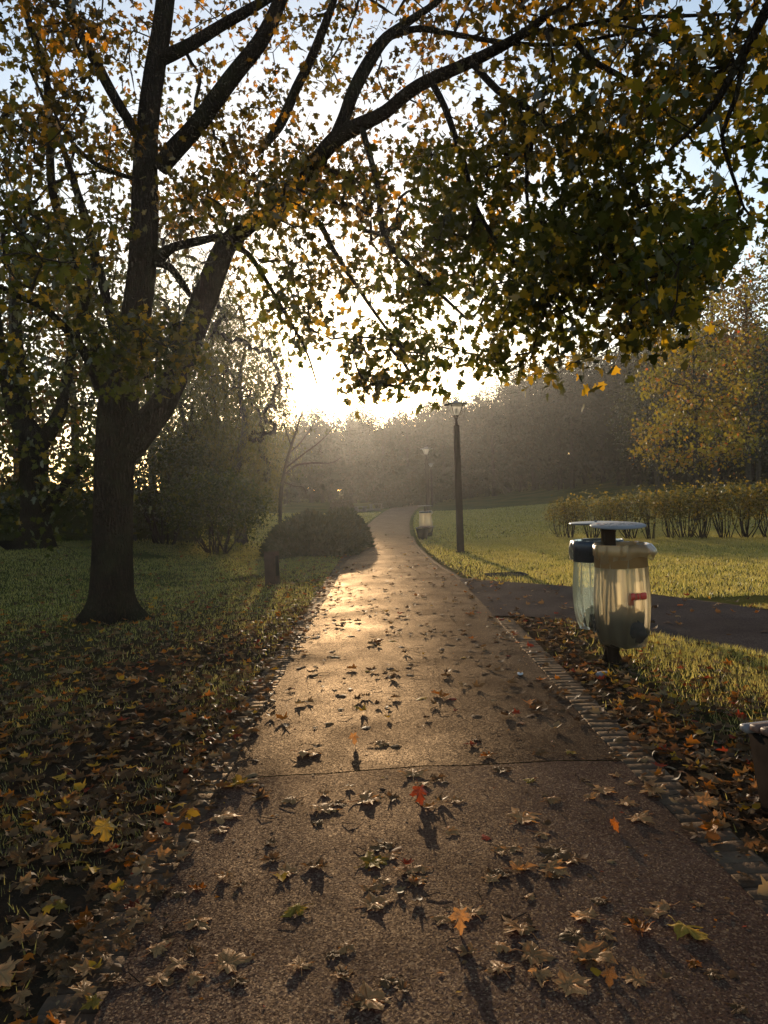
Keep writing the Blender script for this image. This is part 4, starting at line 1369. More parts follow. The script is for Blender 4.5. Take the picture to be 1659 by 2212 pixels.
# ------------------------------------------------------------------ bollard
def bollard():
    b = ground(588, 1262)
    t = empty('bollard', b, math.radians(-14)); tag(t, 'short square rusty brown bollard light standing on the leafy lawn', 'bollard')
    w, h = .225, .62
    mb = MB()
    # hollow on the right hand face
    mb.box((0, 0, h / 2 - .02), (w, w * .8, h), 0, .006)
    mb.box((w / 2 - .012, -w * .45, h / 2 - .02), (.024, .03, h), 0, .004)
    mb.box((w / 2 - .012, w * .45, h / 2 - .02), (.024, .03, h), 0, .004)
    mb.build('post', M['rust'], t)
    mb = MB(); mb.box((w / 2 + .003, 0, h * .57), (.006, w * .62, h * .62), 0, .002)
    mb.build('light_panel', M['bench_dark'], t)
    Mt = Matrix.Rotation(math.radians(-4), 3, 'X')
    mb = MB(); mb.box((0, 0, h - .005), (w * 1.05, w * 1.02, .022), 0, .004, M=Mt)
    mb.build('cap', M['rust'], t)


bollard()


# ------------------------------------------------------------------ litter bins
def bag_geo(r, h, seed, taper=1.0, cuff=True, n=72):
    g = np.random.default_rng(seed)
    a = np.arange(n) / n * 2 * np.pi
    ph = g.random(8) * 6.28
    rows = []
    prof = [(1.02, 0.0), (1.0, -.05), (1.0, -.12), (1.0, -.2), (1.03, -.3), (1.06, -.4), (1.10, -.5), (1.11, -.6), (1.10, -.7), (1.07, -.8), (1.0, -.88), (.94, -.94), (.90, -.985), (.6, -1.0), (.2, -1.0)]
    for k, z in prof:
        u = -z
        fold = (.012 * np.sin(11 * a + ph[0]) + .010 * np.sin(17 * a + ph[1] + 3 * u) + .007 * np.sin(29 * a + ph[2] - 2 * u)) * min(1, u * 6) * (1 if u < .97 else .4)
        belly = .06 * np.sin(a * 2 + ph[3]) * u + .04 * np.sin(3 * a + ph[4] + 2 * u) * u
        rr = r * (k * (1 - (1 - taper) * u) + belly) + fold
        zz = z * h + .012 * np.sin(4 * a + ph[5]) * u + (.02 * np.sin(2 * a + ph[6]) if u > .9 else 0)
        rows.append(np.stack([rr * np.cos(a), rr * np.sin(a), zz], -1))
    V = np.concatenate(rows); m = len(prof)
    i = np.arange(m - 1)[:, None]; j = np.arange(n)[None]
    F = np.stack([i * n + j, (i + 1) * n + j, (i + 1) * n + (j + 1) % n, i * n + (j + 1) % n], -1).reshape(-1, 4)
    return V, F


def cuff_geo(r, seed, drop=(.12, .2), flare=.05, n=72):
    """the folded-over rim of the bag, hanging outside the ring with a ragged hem"""
    g = np.random.default_rng(seed)
    a = np.arange(n) / n * 2 * np.pi
    ph = g.random(8) * 6.28
    hem = drop[0] + (drop[1] - drop[0]) * (.5 + .35 * np.sin(a + ph[0]) + .25 * np.sin(3 * a + ph[1]) + .12 * np.sin(7 * a + ph[2]))
    fl = flare * np.clip(.25 + np.sin(a + ph[3]) + .5 * np.sin(3 * a + ph[4]), 0, 2)
    rows = []
    for t in (0, .12, .35, .6, .8, 1.0):
        crimp = .007 * np.sin(13 * a + ph[5] + 3 * t) + .006 * np.sin(23 * a + ph[6])
        rr = r + .016 + fl * math.sin(min(1, t * 1.2) * math.pi * .75) + crimp * (t > 0)
        zz = .018 * (1 - abs(2 * min(t, .24) / .24 - 1)) * (t < .3) - hem * t
        rows.append(np.stack([rr * np.cos(a), rr * np.sin(a), zz + 0 * a], -1))
    V = np.concatenate(rows); m = 6
    i = np.arange(m - 1)[:, None]; j = np.arange(n)[None]
    F = np.stack([i * n + j, (i + 1) * n + j, (i + 1) * n + (j + 1) % n, i * n + (j + 1) % n], -1).reshape(-1, 4)
    return V, F


def lump(mb, c, s, seed, n=10):
    g = np.random.default_rng(seed)
    a = np.linspace(0, 2 * np.pi, 14, endpoint=False); e = np.linspace(-1.45, 1.45, 8)
    A_, E_ = np.meshgrid(a, e)
    w = 1 + .22 * np.sin(2 * A_ + g.random() * 6) * np.cos(E_) + .15 * np.sin(3 * A_ + 4 * E_ + g.random() * 6) + .08 * g.normal(0, 1, A_.shape)
    V = np.stack([np.cos(E_) * np.cos(A_) * w * s[0], np.cos(E_) * np.sin(A_) * w * s[1], np.sin(E_) * w * s[2]], -1).reshape(-1, 3) + np.asarray(c)
    i = np.arange(7)[:, None]; j = np.arange(14)[None]
    F = np.stack([i * 14 + j, i * 14 + (j + 1) % 14, (i + 1) * 14 + (j + 1) % 14, (i + 1) * 14 + j], -1).reshape(-1, 4)
    mb.add(V, [F])


# near bin: post with two rings, two lids; each bag hangs in its ring
binb = ground(1322, 1432)
t = empty('litter_bin', binb); tag(t, 'twin litter bin on a square brown post with two round lids beside the path', 'litter bin')
mb = MB(); mb.box((0, 0, .62), (.11, .10, 1.26), 0, .006)
mb.build('post', M['steel_brown'], t)
mb = MB(); mb.box((0, 0, .006), (.30, .24, .012), .3, .002)
for s in (-1, 1):
    V = np.array([(s * .054, -.006, .012), (s * .10, -.006, .012), (s * .054, -.006, .13), (s * .054, .006, .012), (s * .10, .006, .012), (s * .054, .006, .13)])
    mb.add(V, [np.array([[0, 1, 2], [5, 4, 3]]), np.array([[0, 3, 4, 1], [1, 4, 5, 2], [2, 5, 3, 0]])])
mb.build('base_plate', M['steel_brown'], t)
FR = np.array([.045, -.20, 0]); BK = np.array([-.03, .26, 0])           # ring centres seen from the post
RR = .225
for which, c, z, band, lid in (('f', FR, 1.105, 'band', 'lid'), ('b', BK, 1.12, 'band_blue', 'lid_dark')):
    mb = MB(); mb.lathe([(RR - .008, z - .20), (RR + .004, z - .20), (RR + .004, z - .10), (RR + .010, z - .10), (RR + .010, z), (RR - .006, z), (RR - .008, z - .20)], (c[0], c[1], 0), 56, cap=False)
    mb.build('bag_ring', M[band], t, True)
    mb = MB(); d = c / np.linalg.norm(c)
    mb.box((c[0] * .22, c[1] * .22, z - .07), (.05, .05, .05), 0, .004)
    mb.box((c[0] * .2, c[1] * .2, 1.245), (.07, .10, .03), 0, .004)
    mb.build('bracket', M['steel_brown'], t)
    lz = 1.262
    lc = np.array([.045, c[1] * .75, lz]) if which == 'f' else np.array([-.055, c[1] * .8, lz + .012])
    mb = MB(); mb.lathe([(.235, 0.0), (.242, .003), (.243, .009), (.236, .014), (.1, .017), (.01, .018)], n=60)
    lo = mb.build('lid', M[lid], t, True, lc)
    lo.rotation_euler = (math.radians(5 if which == 'f' else 1), 0, 0)
    if which == 'f':
        lo['label'] = 'pale grey printed lid'
        pr = MB(); gg = np.random.default_rng(3)
        for row, (yy, n_, x0, x1) in enumerate([(.075, 9, -.14, .15), (.02, 12, -.17, .17), (-.05, 8, -.10, .12), (-.11, 10, -.12, .13)]):
            x = x0
            while x < x1:
                w = gg.uniform(.012, .04); h_ = gg.uniform(.012, .03) if row < 2 else .008
                if gg.random() < .8: pr.box((x + w / 2, yy + gg.uniform(-.008, .008), .0185), (w, h_, .0012))
                x += w + gg.uniform(.004, .022)
        pr.build('lettering_print', M['ink'], lo)
        pr = MB(); pr.box((-.155, .075, .0185), (.035, .03, .0012)); pr.box((-.15, -.02, .0185), (.03, .012, .0012)); pr.build('print', M['ink_red'], lo)
    else:
        lo['label'] = 'dark lid seen edge on'
        mb = MB(); mb.lathe([(.005, .017), (.012, .018), (.012, .03), (.004, .033)], n=12); mb.build('knob', M['lid'], lo, True)


def hang_bag(label, c, z, r, h, mat, seed, taper=1.0, drop=(.13, .2), flare=.055):
    o = empty('bin_bag', binb + c + [0, 0, z]); tag(o, label, 'bin bag')
    V, F = bag_geo(r, h, seed, taper); link('sack', mesh_np('sack', V, [F], True), M[mat], o)
    V, F = cuff_geo(r, seed + 5, drop, flare); link('cuff', mesh_np('cuff', V, [F], True), M[mat], o)
    return o


hang_bag('cream translucent bag with rubbish showing through, hanging in the front ring of the near bin', FR, 1.105, .212, .90, 'bag_cream', 11, 1.0, (.06, .15), .05)
hang_bag('pale teal translucent bag hanging in the back ring of the near bin', BK, 1.12, .21, .86, 'bag_teal', 23, .9, (.10, .2), .05)
mb = MB(); lump(mb, (0, -.01, 0), (.19, .19, .17), 1); lump(mb, (-.05, -.06, .10), (.10, .09, .10), 2)
o = mb.build('rubbish_heap', M['rubbish_dark'], None, True, binb + FR + [-.02, -.02, .37]); tag(o, 'dark brown rubbish at the bottom of the cream bag', 'rubbish')
mb = MB(); lump(mb, (0, 0, 0), (.06, .06, .07), 3)
o = mb.build('rubbish', M['rubbish_dark'], None, True, binb + FR + [.13, -.10, .32]); tag(o, 'small dark round lump in the lower right of the cream bag', 'rubbish')
mb = MB(); mb.box((0, 0, 0), (.16, .04, .06), .2, .008); mb.box((-.06, 0, -.04), (.04, .04, .08), 0, .006)
o = mb.build('red_packet', M['rubbish_red'], None, False, binb + FR + [.08, -.19, .66]); tag(o, 'red packet pressed against the inside of the cream bag', 'packet')
mb = MB(); lump(mb, (0, 0, 0), (.05, .03, .09), 5)
o = mb.build('rubbish', M['rubbish_green'], None, True, binb + FR + [.06, -.16, .38]); tag(o, 'greenish crumpled scrap in the cream bag under the red packet', 'rubbish')
mb = MB(); lump(mb, (0, 0, 0), (.11, .11, .11), 6)
o = mb.build('rubbish_heap', M['rubbish_dark'], None, True, binb + BK + [-.03, -.02, .38]); tag(o, 'dark rubbish filling the lower half of the teal bag', 'rubbish')

# far bin
fb = ground(920, 1161)
t2 = empty('litter_bin', fb); tag(t2, 'far litter bin with a pale lid standing in front of the second lamp', 'litter bin')
mb = MB(); mb.box((0, .05, .58), (.07, .07, 1.2), 0, .006); mb.box((0, .05, .01), (.24, .24, .02), 0, .003); mb.build('post', M['steel_brown'], t2)
mb = MB(); mb.lathe([(.27, 0), (.28, .004), (.28, .012), (.1, .02), (.01, .02)], n=40); mb.build('lid', M['lid'], t2, True, (0, -.08, 1.19))
mb = MB(); mb.lathe([(.215, .93), (.23, .93), (.23, 1.0), (.215, 1.0), (.215, .93)], (0, -.2, 0), 40, cap=False); mb.build('bag_ring', M['band_blue'], t2, True)
mb = MB(); mb.box((0, -.02, .96), (.05, .1, .04), 0, .004); mb.build('bracket', M['steel_brown'], t2)
o = empty('bin_bag', fb + [0, -.2, 1.0]); tag(o, 'cream translucent bag glowing in the sun under the lid of the far bin', 'bin bag')
V, F = bag_geo(.205, .78, 41, 1.05); link('sack', mesh_np('sack', V, [F], True), M['bag_cream'], o)
V, F = cuff_geo(.205, 47, (.1, .18), .07); link('cuff', mesh_np('cuff', V, [F], True), M['bag_cream'], o)


# ------------------------------------------------------------------ benches
def make_bench(L=1.7):
    """slats run along x from 0; the near side is -y"""
    root = empty('bench', (0, 0, 0))
    n, dep = 7, .52
    w = dep / n
    for k in range(n):
        y = dep / 2 - (k + .5) * w
        u = (k + .5) / n
        z = .445 - .05 * (2 * u - 1) ** 4 - (.02 if k == n - 1 else 0)
        tilt = -.14 * (2 * u - 1) ** 3
        P = MB(); P.box((L / 2, y, z), (L, w - .012, .034), 0, .007, M=Matrix.Rotation(tilt, 3, 'X'))
        P.build('slat', M['slat_grey'] if k == 0 else M['slat'], root)
    for x in (.07, L - .07):
        mb = MB()
        yo = dep / 2 - .02
        prof = [(-yo, .40), (yo, .40), (yo * .62, 0.0), (-yo * .62, 0.0)]
        V = np.array([(x - .03, y, z) for y, z in prof] + [(x + .03, y, z) for y, z in prof])
        mb.add(V, [np.array([[0, 1, 2, 3], [7, 6, 5, 4], [0, 4, 5, 1], [1, 5, 6, 2], [2, 6, 7, 3], [3, 7, 4, 0]])])
        mb.build('leg', M['bench_dark'], root)
    mb = MB(); mb.box((L / 2, 0, .385), (L - .2, .06, .04), 0, .004); mb.build('rail', M['bench_dark'], root)
    return root


bench = make_bench()
v = ray(1592, 1552); kk = (CAM_Z - .44) / -v[2]; corner = CAM + v * kk
bench.location = (corner[0] + .06, corner[1] - .25, float(gz(corner[0] + .4, corner[1])) )
bench.rotation_euler = (0, 0, math.radians(12))
tag(bench, 'slatted wooden bench with a dark tapering end panel, cut off by the picture edge', 'bench', 'slatted park benches')
b2 = copy_tree(bench)
q = ground(913, 1166)
b2.location = tuple(q); b2.rotation_euler = (0, 0, math.radians(80))
b2['label'] = 'dark bench end with a sunlit seat beside the far litter bin'
# plain plank benches far off in the mist
def plank_bench():
    r = empty('plank_bench', (0, 0, 0))
    mb = MB(); mb.box((0, 0, .46), (1.5, .45, .06), 0, .008); mb.build('seat', M['wood_dark'], r)
    for x in (-.6, .6):
        mb = MB(); mb.box((x, 0, .21), (.12, .36, .44), 0, .006); mb.build('leg', M['wood_dark'], r)
    return r


pb = plank_bench(); p = ground(779, 1106); pb.location = tuple(p); pb.rotation_euler = (0, 0, .95)
tag(pb, 'nearer of two small plank benches in the mist left of the path bend', 'bench', 'plank benches in the mist')
pc = copy_tree(pb); p = ground(814, 1099); pc.location = tuple(p); pc.rotation_euler = (0, 0, .5)
pc['label'] = 'farther plank bench in the mist, closer to the misty shrubs'
mb = MB(); mb.box((0, 0, .1), (2.4, .4, .2), .7, .02)
o = mb.build('low_wall', M['wood_dark'], None, False, ground(797, 1104)); tag(o, 'low dark kerb wall between the two misty plank benches', 'wall')

# drain cover, carton, scrap
p = ground(1093, 1242)
mb = MB(); mb.box((0, 0, 0), (.75, .5, .03), .1, .004)
for k in range(7): mb.box((0, -.2 + k * .066, .017), (.66, .02, .008), .1, .002)
o = mb.build('drain_cover', M['iron'], None, False, p + [0, 0, .012]); tag(o, 'flat ribbed iron drain cover among the leaves by the junction', 'drain cover')
p = ground(1302, 1460)
mb = MB(); mb.box((0, 0, .018), (.11, .065, .035), .25, .006, .86)
o = mb.build('crushed_carton', M['lid'], None, False, p); tag(o, 'small pale grey crushed carton lying in the leaves in front of the bin post', 'carton')
p = ground(1124, 1463)
mb = MB(); mb.lathe([(.016, 0), (.024, .004), (.026, .016), (.020, .020), (.013, .012), (.016, 0)], n=20, cap=False)
o = mb.build('bottle_ring', M['carton'], None, True, (p[0], p[1], float(path_z(p[0], p[1])) + .002)); tag(o, 'tiny white plastic ring on the asphalt near the right edging', 'ring')

# ------------------------------------------------------------------ grass
def grass():
    def blades(n, xr, yr, hmin, hmax, w, mask):
        x = rng.uniform(*xr, n); y = rng.uniform(*yr, n)
        ok = mask(x, y); x, y = x[ok], y[ok]; n = len(x)
        z = gz(x, y)
        h = rng.uniform(hmin, hmax, n)
        a = rng.random(n) * 6.28; lean = rng.uniform(.15, .8, n) * h; b = rng.random(n) * 6.28
        dx, dy = np.cos(a) * w * .5, np.sin(a) * w * .5
        p0 = np.stack([x - dx, y - dy, z - .005], -1); p1 = np.stack([x + dx, y + dy, z - .005], -1)
        p2 = np.stack([x + np.cos(b) * lean, y + np.sin(b) * lean, z + h], -1)
        return np.stack([p0, p1, p2], 1).reshape(-1, 3)
    off_paths = lambda x, y: (path_dist(x, y) > .22) & ~in_poly(x, y, SIDE_POLY)
    keep = lambda x, y, s, k, thr: (vnoise(x, y, s, k) + rng.uniform(-.3, .3, len(x))) > thr
    V = [
        # patch by the bin and the bench
        blades(150000, (1.6, 6.5), (4.0, 10.0), .025, .085, .008, lambda x, y: off_paths(x, y) & (rng.random(len(x)) < sst(.5, 1.9, x - edge_r(y)) * sst(4.0, 6.0, y)) & keep(x, y, 2.6, 5, -.18)),
        # lawn across the side path
        blades(200000, (1.0, 16), (11, 27), .03, .075, .014, lambda x, y: off_paths(x, y) & (x > edge_r(y) + .1) & (rng.random(len(x)) < .35 + .65 * sst(.3, 2.5, x - edge_r(y)))),
        blades(150000, (-2, 34), (26, 62), .05, .10, .05, lambda x, y: off_paths(x, y) & (x > edge_r(y))),
        # left lawn
        blades(130000, (-12, -1.0), (6, 24), .025, .06, .011, lambda x, y: off_paths(x, y) & (rng.random(len(x)) < .15 + .85 * sst(7, 13, y)) & keep(x, y, 2.0, 6, -.35)),
        blades(26000, (-5, -1.2), (2.0, 8), .02, .055, .006, lambda x, y: off_paths(x, y) & keep(x, y, 2.4, 7, .12)),
        blades(60000, (-14, 6), (24, 64), .05, .11, .05, lambda x, y: off_paths(x, y) & (x < edge_l(y))),
        # tufts along the path edges
        blades(16000, (-2.6, 6), (2, 60), .02, .06, .01, lambda x, y: (np.abs(path_dist(x, y) - .3) < .12) & ~in_poly(x, y, SIDE_POLY)),
    ]
    V = np.concatenate(V)
    F = np.arange(len(V)).reshape(-1, 3)
    o = link('grass', mesh_np('grass', V, F), M['grass'])
    tag(o, 'short dewy park grass', 'grass', kind='stuff')


grass()

# ------------------------------------------------------------------ fallen leaves
def hi_leaf(seed, kind):
    """a detailed fallen leaf: outline, two inner rings, curl and a stalk; tip along +y, unit length"""
    g = np.random.default_rng(seed)
    o = mirror(HALF_HI).copy()
    o[:, 0] *= g.uniform(.85, 1.1); o += g.normal(0, .026, o.shape)
    n = len(o); c = np.array([0, .22])
    rings = [c + (o - c) * s for s in (1.0, .72, .4)]
    P = np.vstack(rings + [c[None]])
    ax = np.concatenate([np.linalg.norm(o - c, axis=1)] * 3 + [[0]])
    tips = np.zeros(n)
    r = np.linalg.norm(o - c, axis=1)
    for k in range(n):
        if r[k] >= r[k - 1] and r[k] >= r[(k + 1) % n] and r[k] > .34: tips[k] = 1
    vein = np.concatenate([tips * .9, tips * .95, tips, [1.0]])
    x, y = P[:, 0], P[:, 1] - .3
    if kind == 'flat':
        z = .10 * (x ** 2 + y ** 2) * g.uniform(-.4, 1) + .05 * np.sin(5 * x + g.random() * 6) + .05 * np.sin(6 * y + g.random() * 6) - vein * .02
    elif kind == 'curled':
        ca = g.uniform(.15, .45)
        z = ca * np.abs(x) ** 1.6 + .5 * ca * np.clip(np.abs(y) - .1, 0, 1) ** 2 + .07 * np.sin(7 * x + g.random() * 6) + .06 * np.sin(8 * y + g.random() * 6)
        P[:, 0] *= .78
    else:
        z = -.16 * np.clip(np.abs(x), 0, 1) ** 1.5 - .14 * y ** 2 + .06 * np.sin(6 * x + g.random() * 6)
        P[:, 0] *= .85
    z = z + g.normal(0, .026, len(z)) + .05 * np.sin(9 * x + g.random() * 6) * np.sin(8 * y + g.random() * 6)
    z = z * .72
    V = np.column_stack([P[:, 0], P[:, 1], z])
    F4 = []
    for k in range(2):
        for j in range(n):
            F4.append([k * n + j, k * n + (j + 1) % n, (k + 1) * n + (j + 1) % n, (k + 1) * n + j])
    F3 = [[2 * n + j, 2 * n + (j + 1) % n, 3 * n] for j in range(n)]
    # stalk
    z0 = V[0, 2]
    bend = g.normal(0, .25)
    st = np.array([(0, .06, z0), (bend * .2, -.1, z0 + .0), (bend * .5, -.25, z0 + g.uniform(-.06, .03)), (bend * .8, -.42, z0 + g.uniform(-.1, .05))])
    vs, fs = tube(spline(st, .12), .014, 4)
    base = len(V)
    V = np.vstack([V, vs])
    me = mesh_np('fallen_leaf', V, [np.array(F4), np.array(F3), fs + base], True)
    at_ = me.attributes.new('vein', 'FLOAT', 'POINT')
    at_.data.foreach_set('value', np.concatenate([vein, np.ones(len(vs)) * .6]).astype(np.float32))
    lowz = V[:, 2].min()
    return me, lowz


PROTO = {k: [hi_leaf(50 + 10 * q + s, k) for s in range(5)] for q, k in enumerate(('flat', 'curled', 'domed'))}
LEAFMESH = {}


def leaf_data(kind, i, col):
    key = (kind, i, col)
    if key not in LEAFMESH:
        me = PROTO[kind][i][0].copy(); me.name = 'fallen_leaf'
        me.materials.append(FALL[col]); LEAFMESH[key] = me
    return LEAFMESH[key]


# leaves picked out of the photograph: (x, y, width in the picture, colour, form)
c1 = lambda x, y: (274 + .463 * x, 1591 + .463 * y)
c2 = lambda x, y: (878 + .471 * x, 1591 + .471 * y)
HAND = [(*c1(x, y), w * .463, c, k) for x, y, w, c, k in [
    (410, 400, 130, 'tan', 'domed'), (545, 245, 110, 'yellow', 'curled'), (650, 290, 90, 'tan', 'curled'), (790, 320, 90, 'tan', 'flat'), (915, 290, 60, 'tan', 'curled'), (910, 385, 130, 'tan', 'domed'),
    (1090, 330, 150, 'tan', 'flat'), (1240, 310, 70, 'brown', 'curled'), (1365, 340, 90, 'red', 'upright'), (1340, 220, 120, 'tan', 'domed'), (1425, 235, 60, 'brown', 'curled'), (1240, 545, 90, 'brown', 'domed'),
    (705, 600, 70, 'brown', 'curled'), (715, 670, 110, 'tan', 'flat'), (920, 650, 90, 'brown', 'curled'), (1110, 635, 140, 'yellow', 'domed'), (1215, 605, 80, 'tan', 'flat'), (1290, 690, 100, 'tan', 'flat'),
    (1190, 750, 90, 'tan', 'curled'), (1330, 730, 100, 'tan', 'flat'), (1390, 655, 90, 'tan', 'domed'), (1120, 835, 130, 'tan', 'domed'), (545, 715, 50, 'brown', 'curled'), (355, 740, 60, 'orange', 'curled'),
    (215, 765, 70, 'brown', 'domed'), (310, 890, 130, 'tan', 'flat'), (120, 1040, 120, 'tan', 'domed'), (170, 1020, 60, 'red', 'curled'), (270, 1090, 100, 'tan', 'flat'), (435, 1105, 160, 'tan', 'flat'),
    (325, 1190, 90, 'tan', 'domed'), (815, 1135, 100, 'tan', 'flat'), (1040, 1020, 90, 'tan', 'domed'), (945, 1060, 70, 'brown', 'domed'), (1010, 1190, 90, 'tan', 'curled'), (1090, 1300, 170, 'tan', 'flat'),
    (1290, 1250, 70, 'brown', 'curled'), (1480, 890, 80, 'tan', 'domed'), (800, 105, 120, 'tan', 'domed'), (1060, 60, 60, 'tan', 'upright'), (1165, 60, 80, 'tan', 'flat'), (650, 525, 60, 'brown', 'domed'), (880, 445, 70, 'brown', 'flat'), (1500, 480, 70, 'tan', 'flat')]]
HAND += [(*c2(x, y), w * .471, c, k) for x, y, w, c, k in [
    (210, 330, 70, 'tan', 'flat'), (505, 420, 150, 'tan', 'flat'), (650, 330, 90, 'tan', 'domed'), (890, 280, 100, 'tan', 'flat'), (985, 325, 80, 'tan', 'flat'), (1040, 395, 110, 'tan', 'flat'), (950, 455, 60, 'orange', 'upright'),
    (585, 235, 60, 'yellow', 'domed'), (510, 545, 80, 'tan', 'flat'), (700, 560, 150, 'brown', 'flat'), (640, 640, 120, 'tan', 'flat'), (790, 610, 100, 'tan', 'domed'), (490, 650, 90, 'tan', 'curled'), (375, 680, 80, 'brown', 'flat'),
    (565, 790, 60, 'tan', 'domed'), (855, 880, 120, 'tan', 'flat'), (320, 870, 120, 'tan', 'flat'), (250, 935, 100, 'tan', 'upright'), (555, 950, 150, 'tan', 'flat'), (800, 960, 120, 'brown', 'flat'), (410, 1010, 90, 'tan', 'domed'),
    (540, 1060, 150, 'tan', 'flat'), (790, 1030, 150, 'tan', 'curled'), (870, 1090, 90, 'brown', 'flat'), (450, 1140, 120, 'tan', 'flat'), (1080, 950, 105, 'orange', 'curled'), (1240, 910, 170, 'yellow', 'domed'), (715, 1210, 150, 'tan', 'flat'),
    (935, 1190, 80, 'brown', 'upright'), (1090, 1170, 100, 'tan', 'domed'), (1330, 1070, 70, 'orange', 'flat'), (1380, 1120, 80, 'brown', 'domed'), (1345, 810, 40, 'tan', 'flat'), (1530, 1280, 70, 'brown', 'flat'), (390, 110, 60, 'orange', 'curled'),
    (320, 65, 50, 'red', 'curled'), (740, 90, 60, 'yellow', 'domed'), (930, 105, 80, 'brown', 'flat'), (975, 200, 50, 'tan', 'flat'), (1030, 240, 50, 'tan', 'flat'), (1150, 280, 110, 'tan', 'flat'), (1430, 215, 120, 'tan', 'domed'),
    (415, 190, 90, 'brown', 'flat'), (830, 220, 50, 'brown', 'domed'), (1405, 320, 130, 'tan', 'domed'), (1390, 430, 90, 'orange', 'curled'), (1400, 130, 80, 'orange', 'flat'), (1545, 190, 70, 'orange', 'curled')]]
HAND = [(x, y, w, c, 'flat' if k == 'domed' and n % 2 else k) for n, (x, y, w, c, k) in enumerate(HAND)]
HAND += [(225, 1815, 50, 'yellow', 'upright'), (185, 2010, 60, 'orange', 'curled'), (25, 2120, 90, 'tan', 'domed'), (110, 1990, 70, 'tan', 'domed'), (400, 1655, 50, 'tan', 'domed'), (100, 1615, 24, 'orange', 'flat')]

leaves = []          # x, y, z, size, colour, form
for xd, yd, w, c, k in HAND:
    p = ground(xd, yd)
    d = np.linalg.norm(p - CAM)
    leaves.append((p[0], p[1], w / FPX * d * (.9 if k != 'curled' else 1.1), c, k))


cg = np.random.default_rng(31)
for xd, yd, w, c, k in HAND:
    if w < 38: continue
    for _ in range(int(cg.integers(0, 3))):
        p = ground(xd, yd); p = p + np.array([*cg.normal(0, .085, 2), 0])
        leaves.append((p[0], p[1], float(cg.uniform(.035, .085)), 'brown' if cg.random() < .6 else 'tan', 'flat' if cg.random() < .7 else 'curled'))


def pick_col(g, verge):
    r = g.random()
    if verge: return 'brown' if r < .62 else 'tan' if r < .91 else 'orange' if r < .955 else 'yellow' if r < .985 else 'red'
    return 'tan' if r < .42 else 'brown' if r < .90 else 'orange' if r < .95 else 'yellow' if r < .98 else 'red'


g_ = np.random.default_rng(99)
def dens_left(x, y):
    d = edge_l(y) - x
    return np.where(d > 0, np.exp(-np.clip(y - 4.5, 0, 99) / 4.6) * (.5 + .5 * np.exp(-np.clip(d - .5, 0, 9) / 2.5)) + .14 * np.exp(-d / 1.2) * (y < 22), 0)
def dens_right(x, y):
    d = x - edge_r(y)
    nearp = np.exp(-np.clip(d - .3, 0, 9) / 1.3) + .38
    v = np.where(y < 9.9, nearp * np.exp(-np.clip(y - 3.8, 0, 9) / 3.2) + .10, 0)
    # strip of leaves on the lawn along the side path and the main path
    ds = np.min(np.hypot(x[:, None] - resamp(SIDE_FAR, 60)[None, :, 0], y[:, None] - resamp(SIDE_FAR, 60)[None, :, 1]), axis=1)
    v = np.where(y >= 9.9, .0, v)
    v = v + np.where((~in_poly(x, y, SIDE_POLY)) & (y > 6), .42 * np.exp(-ds / 1.0) * (y > np.interp(x, SIDE_FAR[:, 0], SIDE_FAR[:, 1])), 0) + .10 * np.exp(-d / .6) * (y > 14) * (y < 30)
    v = np.where((d < .24) & (y < 9.8), v * .22, v)
    return np.where(d > 0, v, 0)
def sample(n, xr, yr, fn):
    x = g_.uniform(*xr, n); y = g_.uniform(*yr, n)
    ok = g_.random(n) < np.clip(fn(x, y), 0, 1)
    return x[ok], y[ok]
xs, ys_ = sample(44000, (-8.5, -.6), (1.6, 22), dens_left)
xr_, yr_ = sample(20000, (.9, 7), (1.4, 9.9), dens_right)
xq, yq = sample(9000, (1, 12), (9.9, 30), dens_right)
ok = ~in_poly(xr_, yr_, SIDE_POLY); xr_, yr_ = xr_[ok], yr_[ok]
ok = ~in_poly(xq, yq, SIDE_POLY); xq, yq = xq[ok], yq[ok]
vx = np.concatenate([xs, xr_, xq]); vy = np.concatenate([ys_, yr_, yq])
for x, y in zip(vx, vy):
    leaves.append((x, y, g_.uniform(.04, .088), pick_col(g_, True), g_.choice(['flat', 'flat', 'curled', 'domed'])))
# leaves strewn over the asphalt
def on_main(x, y):
    u = path_dist(x, y)
    return np.where(u < 0, np.where(y < 5.2, .16, .62) * np.exp(-np.clip(y - 9, 0, 99) / 8) * (.55 + .9 * np.exp(u / .25)), 0)
px_, py_ = sample(5200, (-1.6, 2.2), (1.5, 34), on_main)
for x, y in zip(px_, py_):
    leaves.append((x, y, g_.uniform(.04, .1), pick_col(g_, False), g_.choice(['flat', 'flat', 'curled', 'domed'])))
sx, sy = sample(900, (1.4, 8), (5, 14.5), lambda x, y: in_poly(x, y, SIDE_POLY) * .55)
for x, y in zip(sx, sy):
    leaves.append((x, y, g_.uniform(.05, .1), 'orange' if g_.random() < .35 else 'tan' if g_.random() < .6 else 'brown', g_.choice(['flat', 'curled', 'domed'])))


def surface_z(x, y):
    if path_dist(np.array(x), np.array(y)) < 0: return float(path_z(x, y)) + .004
    if path_dist(np.array(x), np.array(y)) < .21 and (x > 0 and y < 9.7 or x < 0): return float(terrain(x, y)) + .02
    if in_poly(np.array([x]), np.array([y]), SIDE_POLY)[0]: return float(terrain(x, y)) + .011
    return float(gz(x, y)) + .004


nh = len(HAND)
vis = []
for i, l in enumerate(leaves):
    a, b, d = proj((l[0], l[1], 0))
    inside = 0 < a < W0 and 0 < b < H0
    vis.append((l[2] / d if inside else 0) + (10 if i < nh and inside else 0))
order = np.argsort(-np.array(vis))
N_IND = 298
solo = [i for i in order[:N_IND] if vis[i] > 0]
solo_set = set(solo)

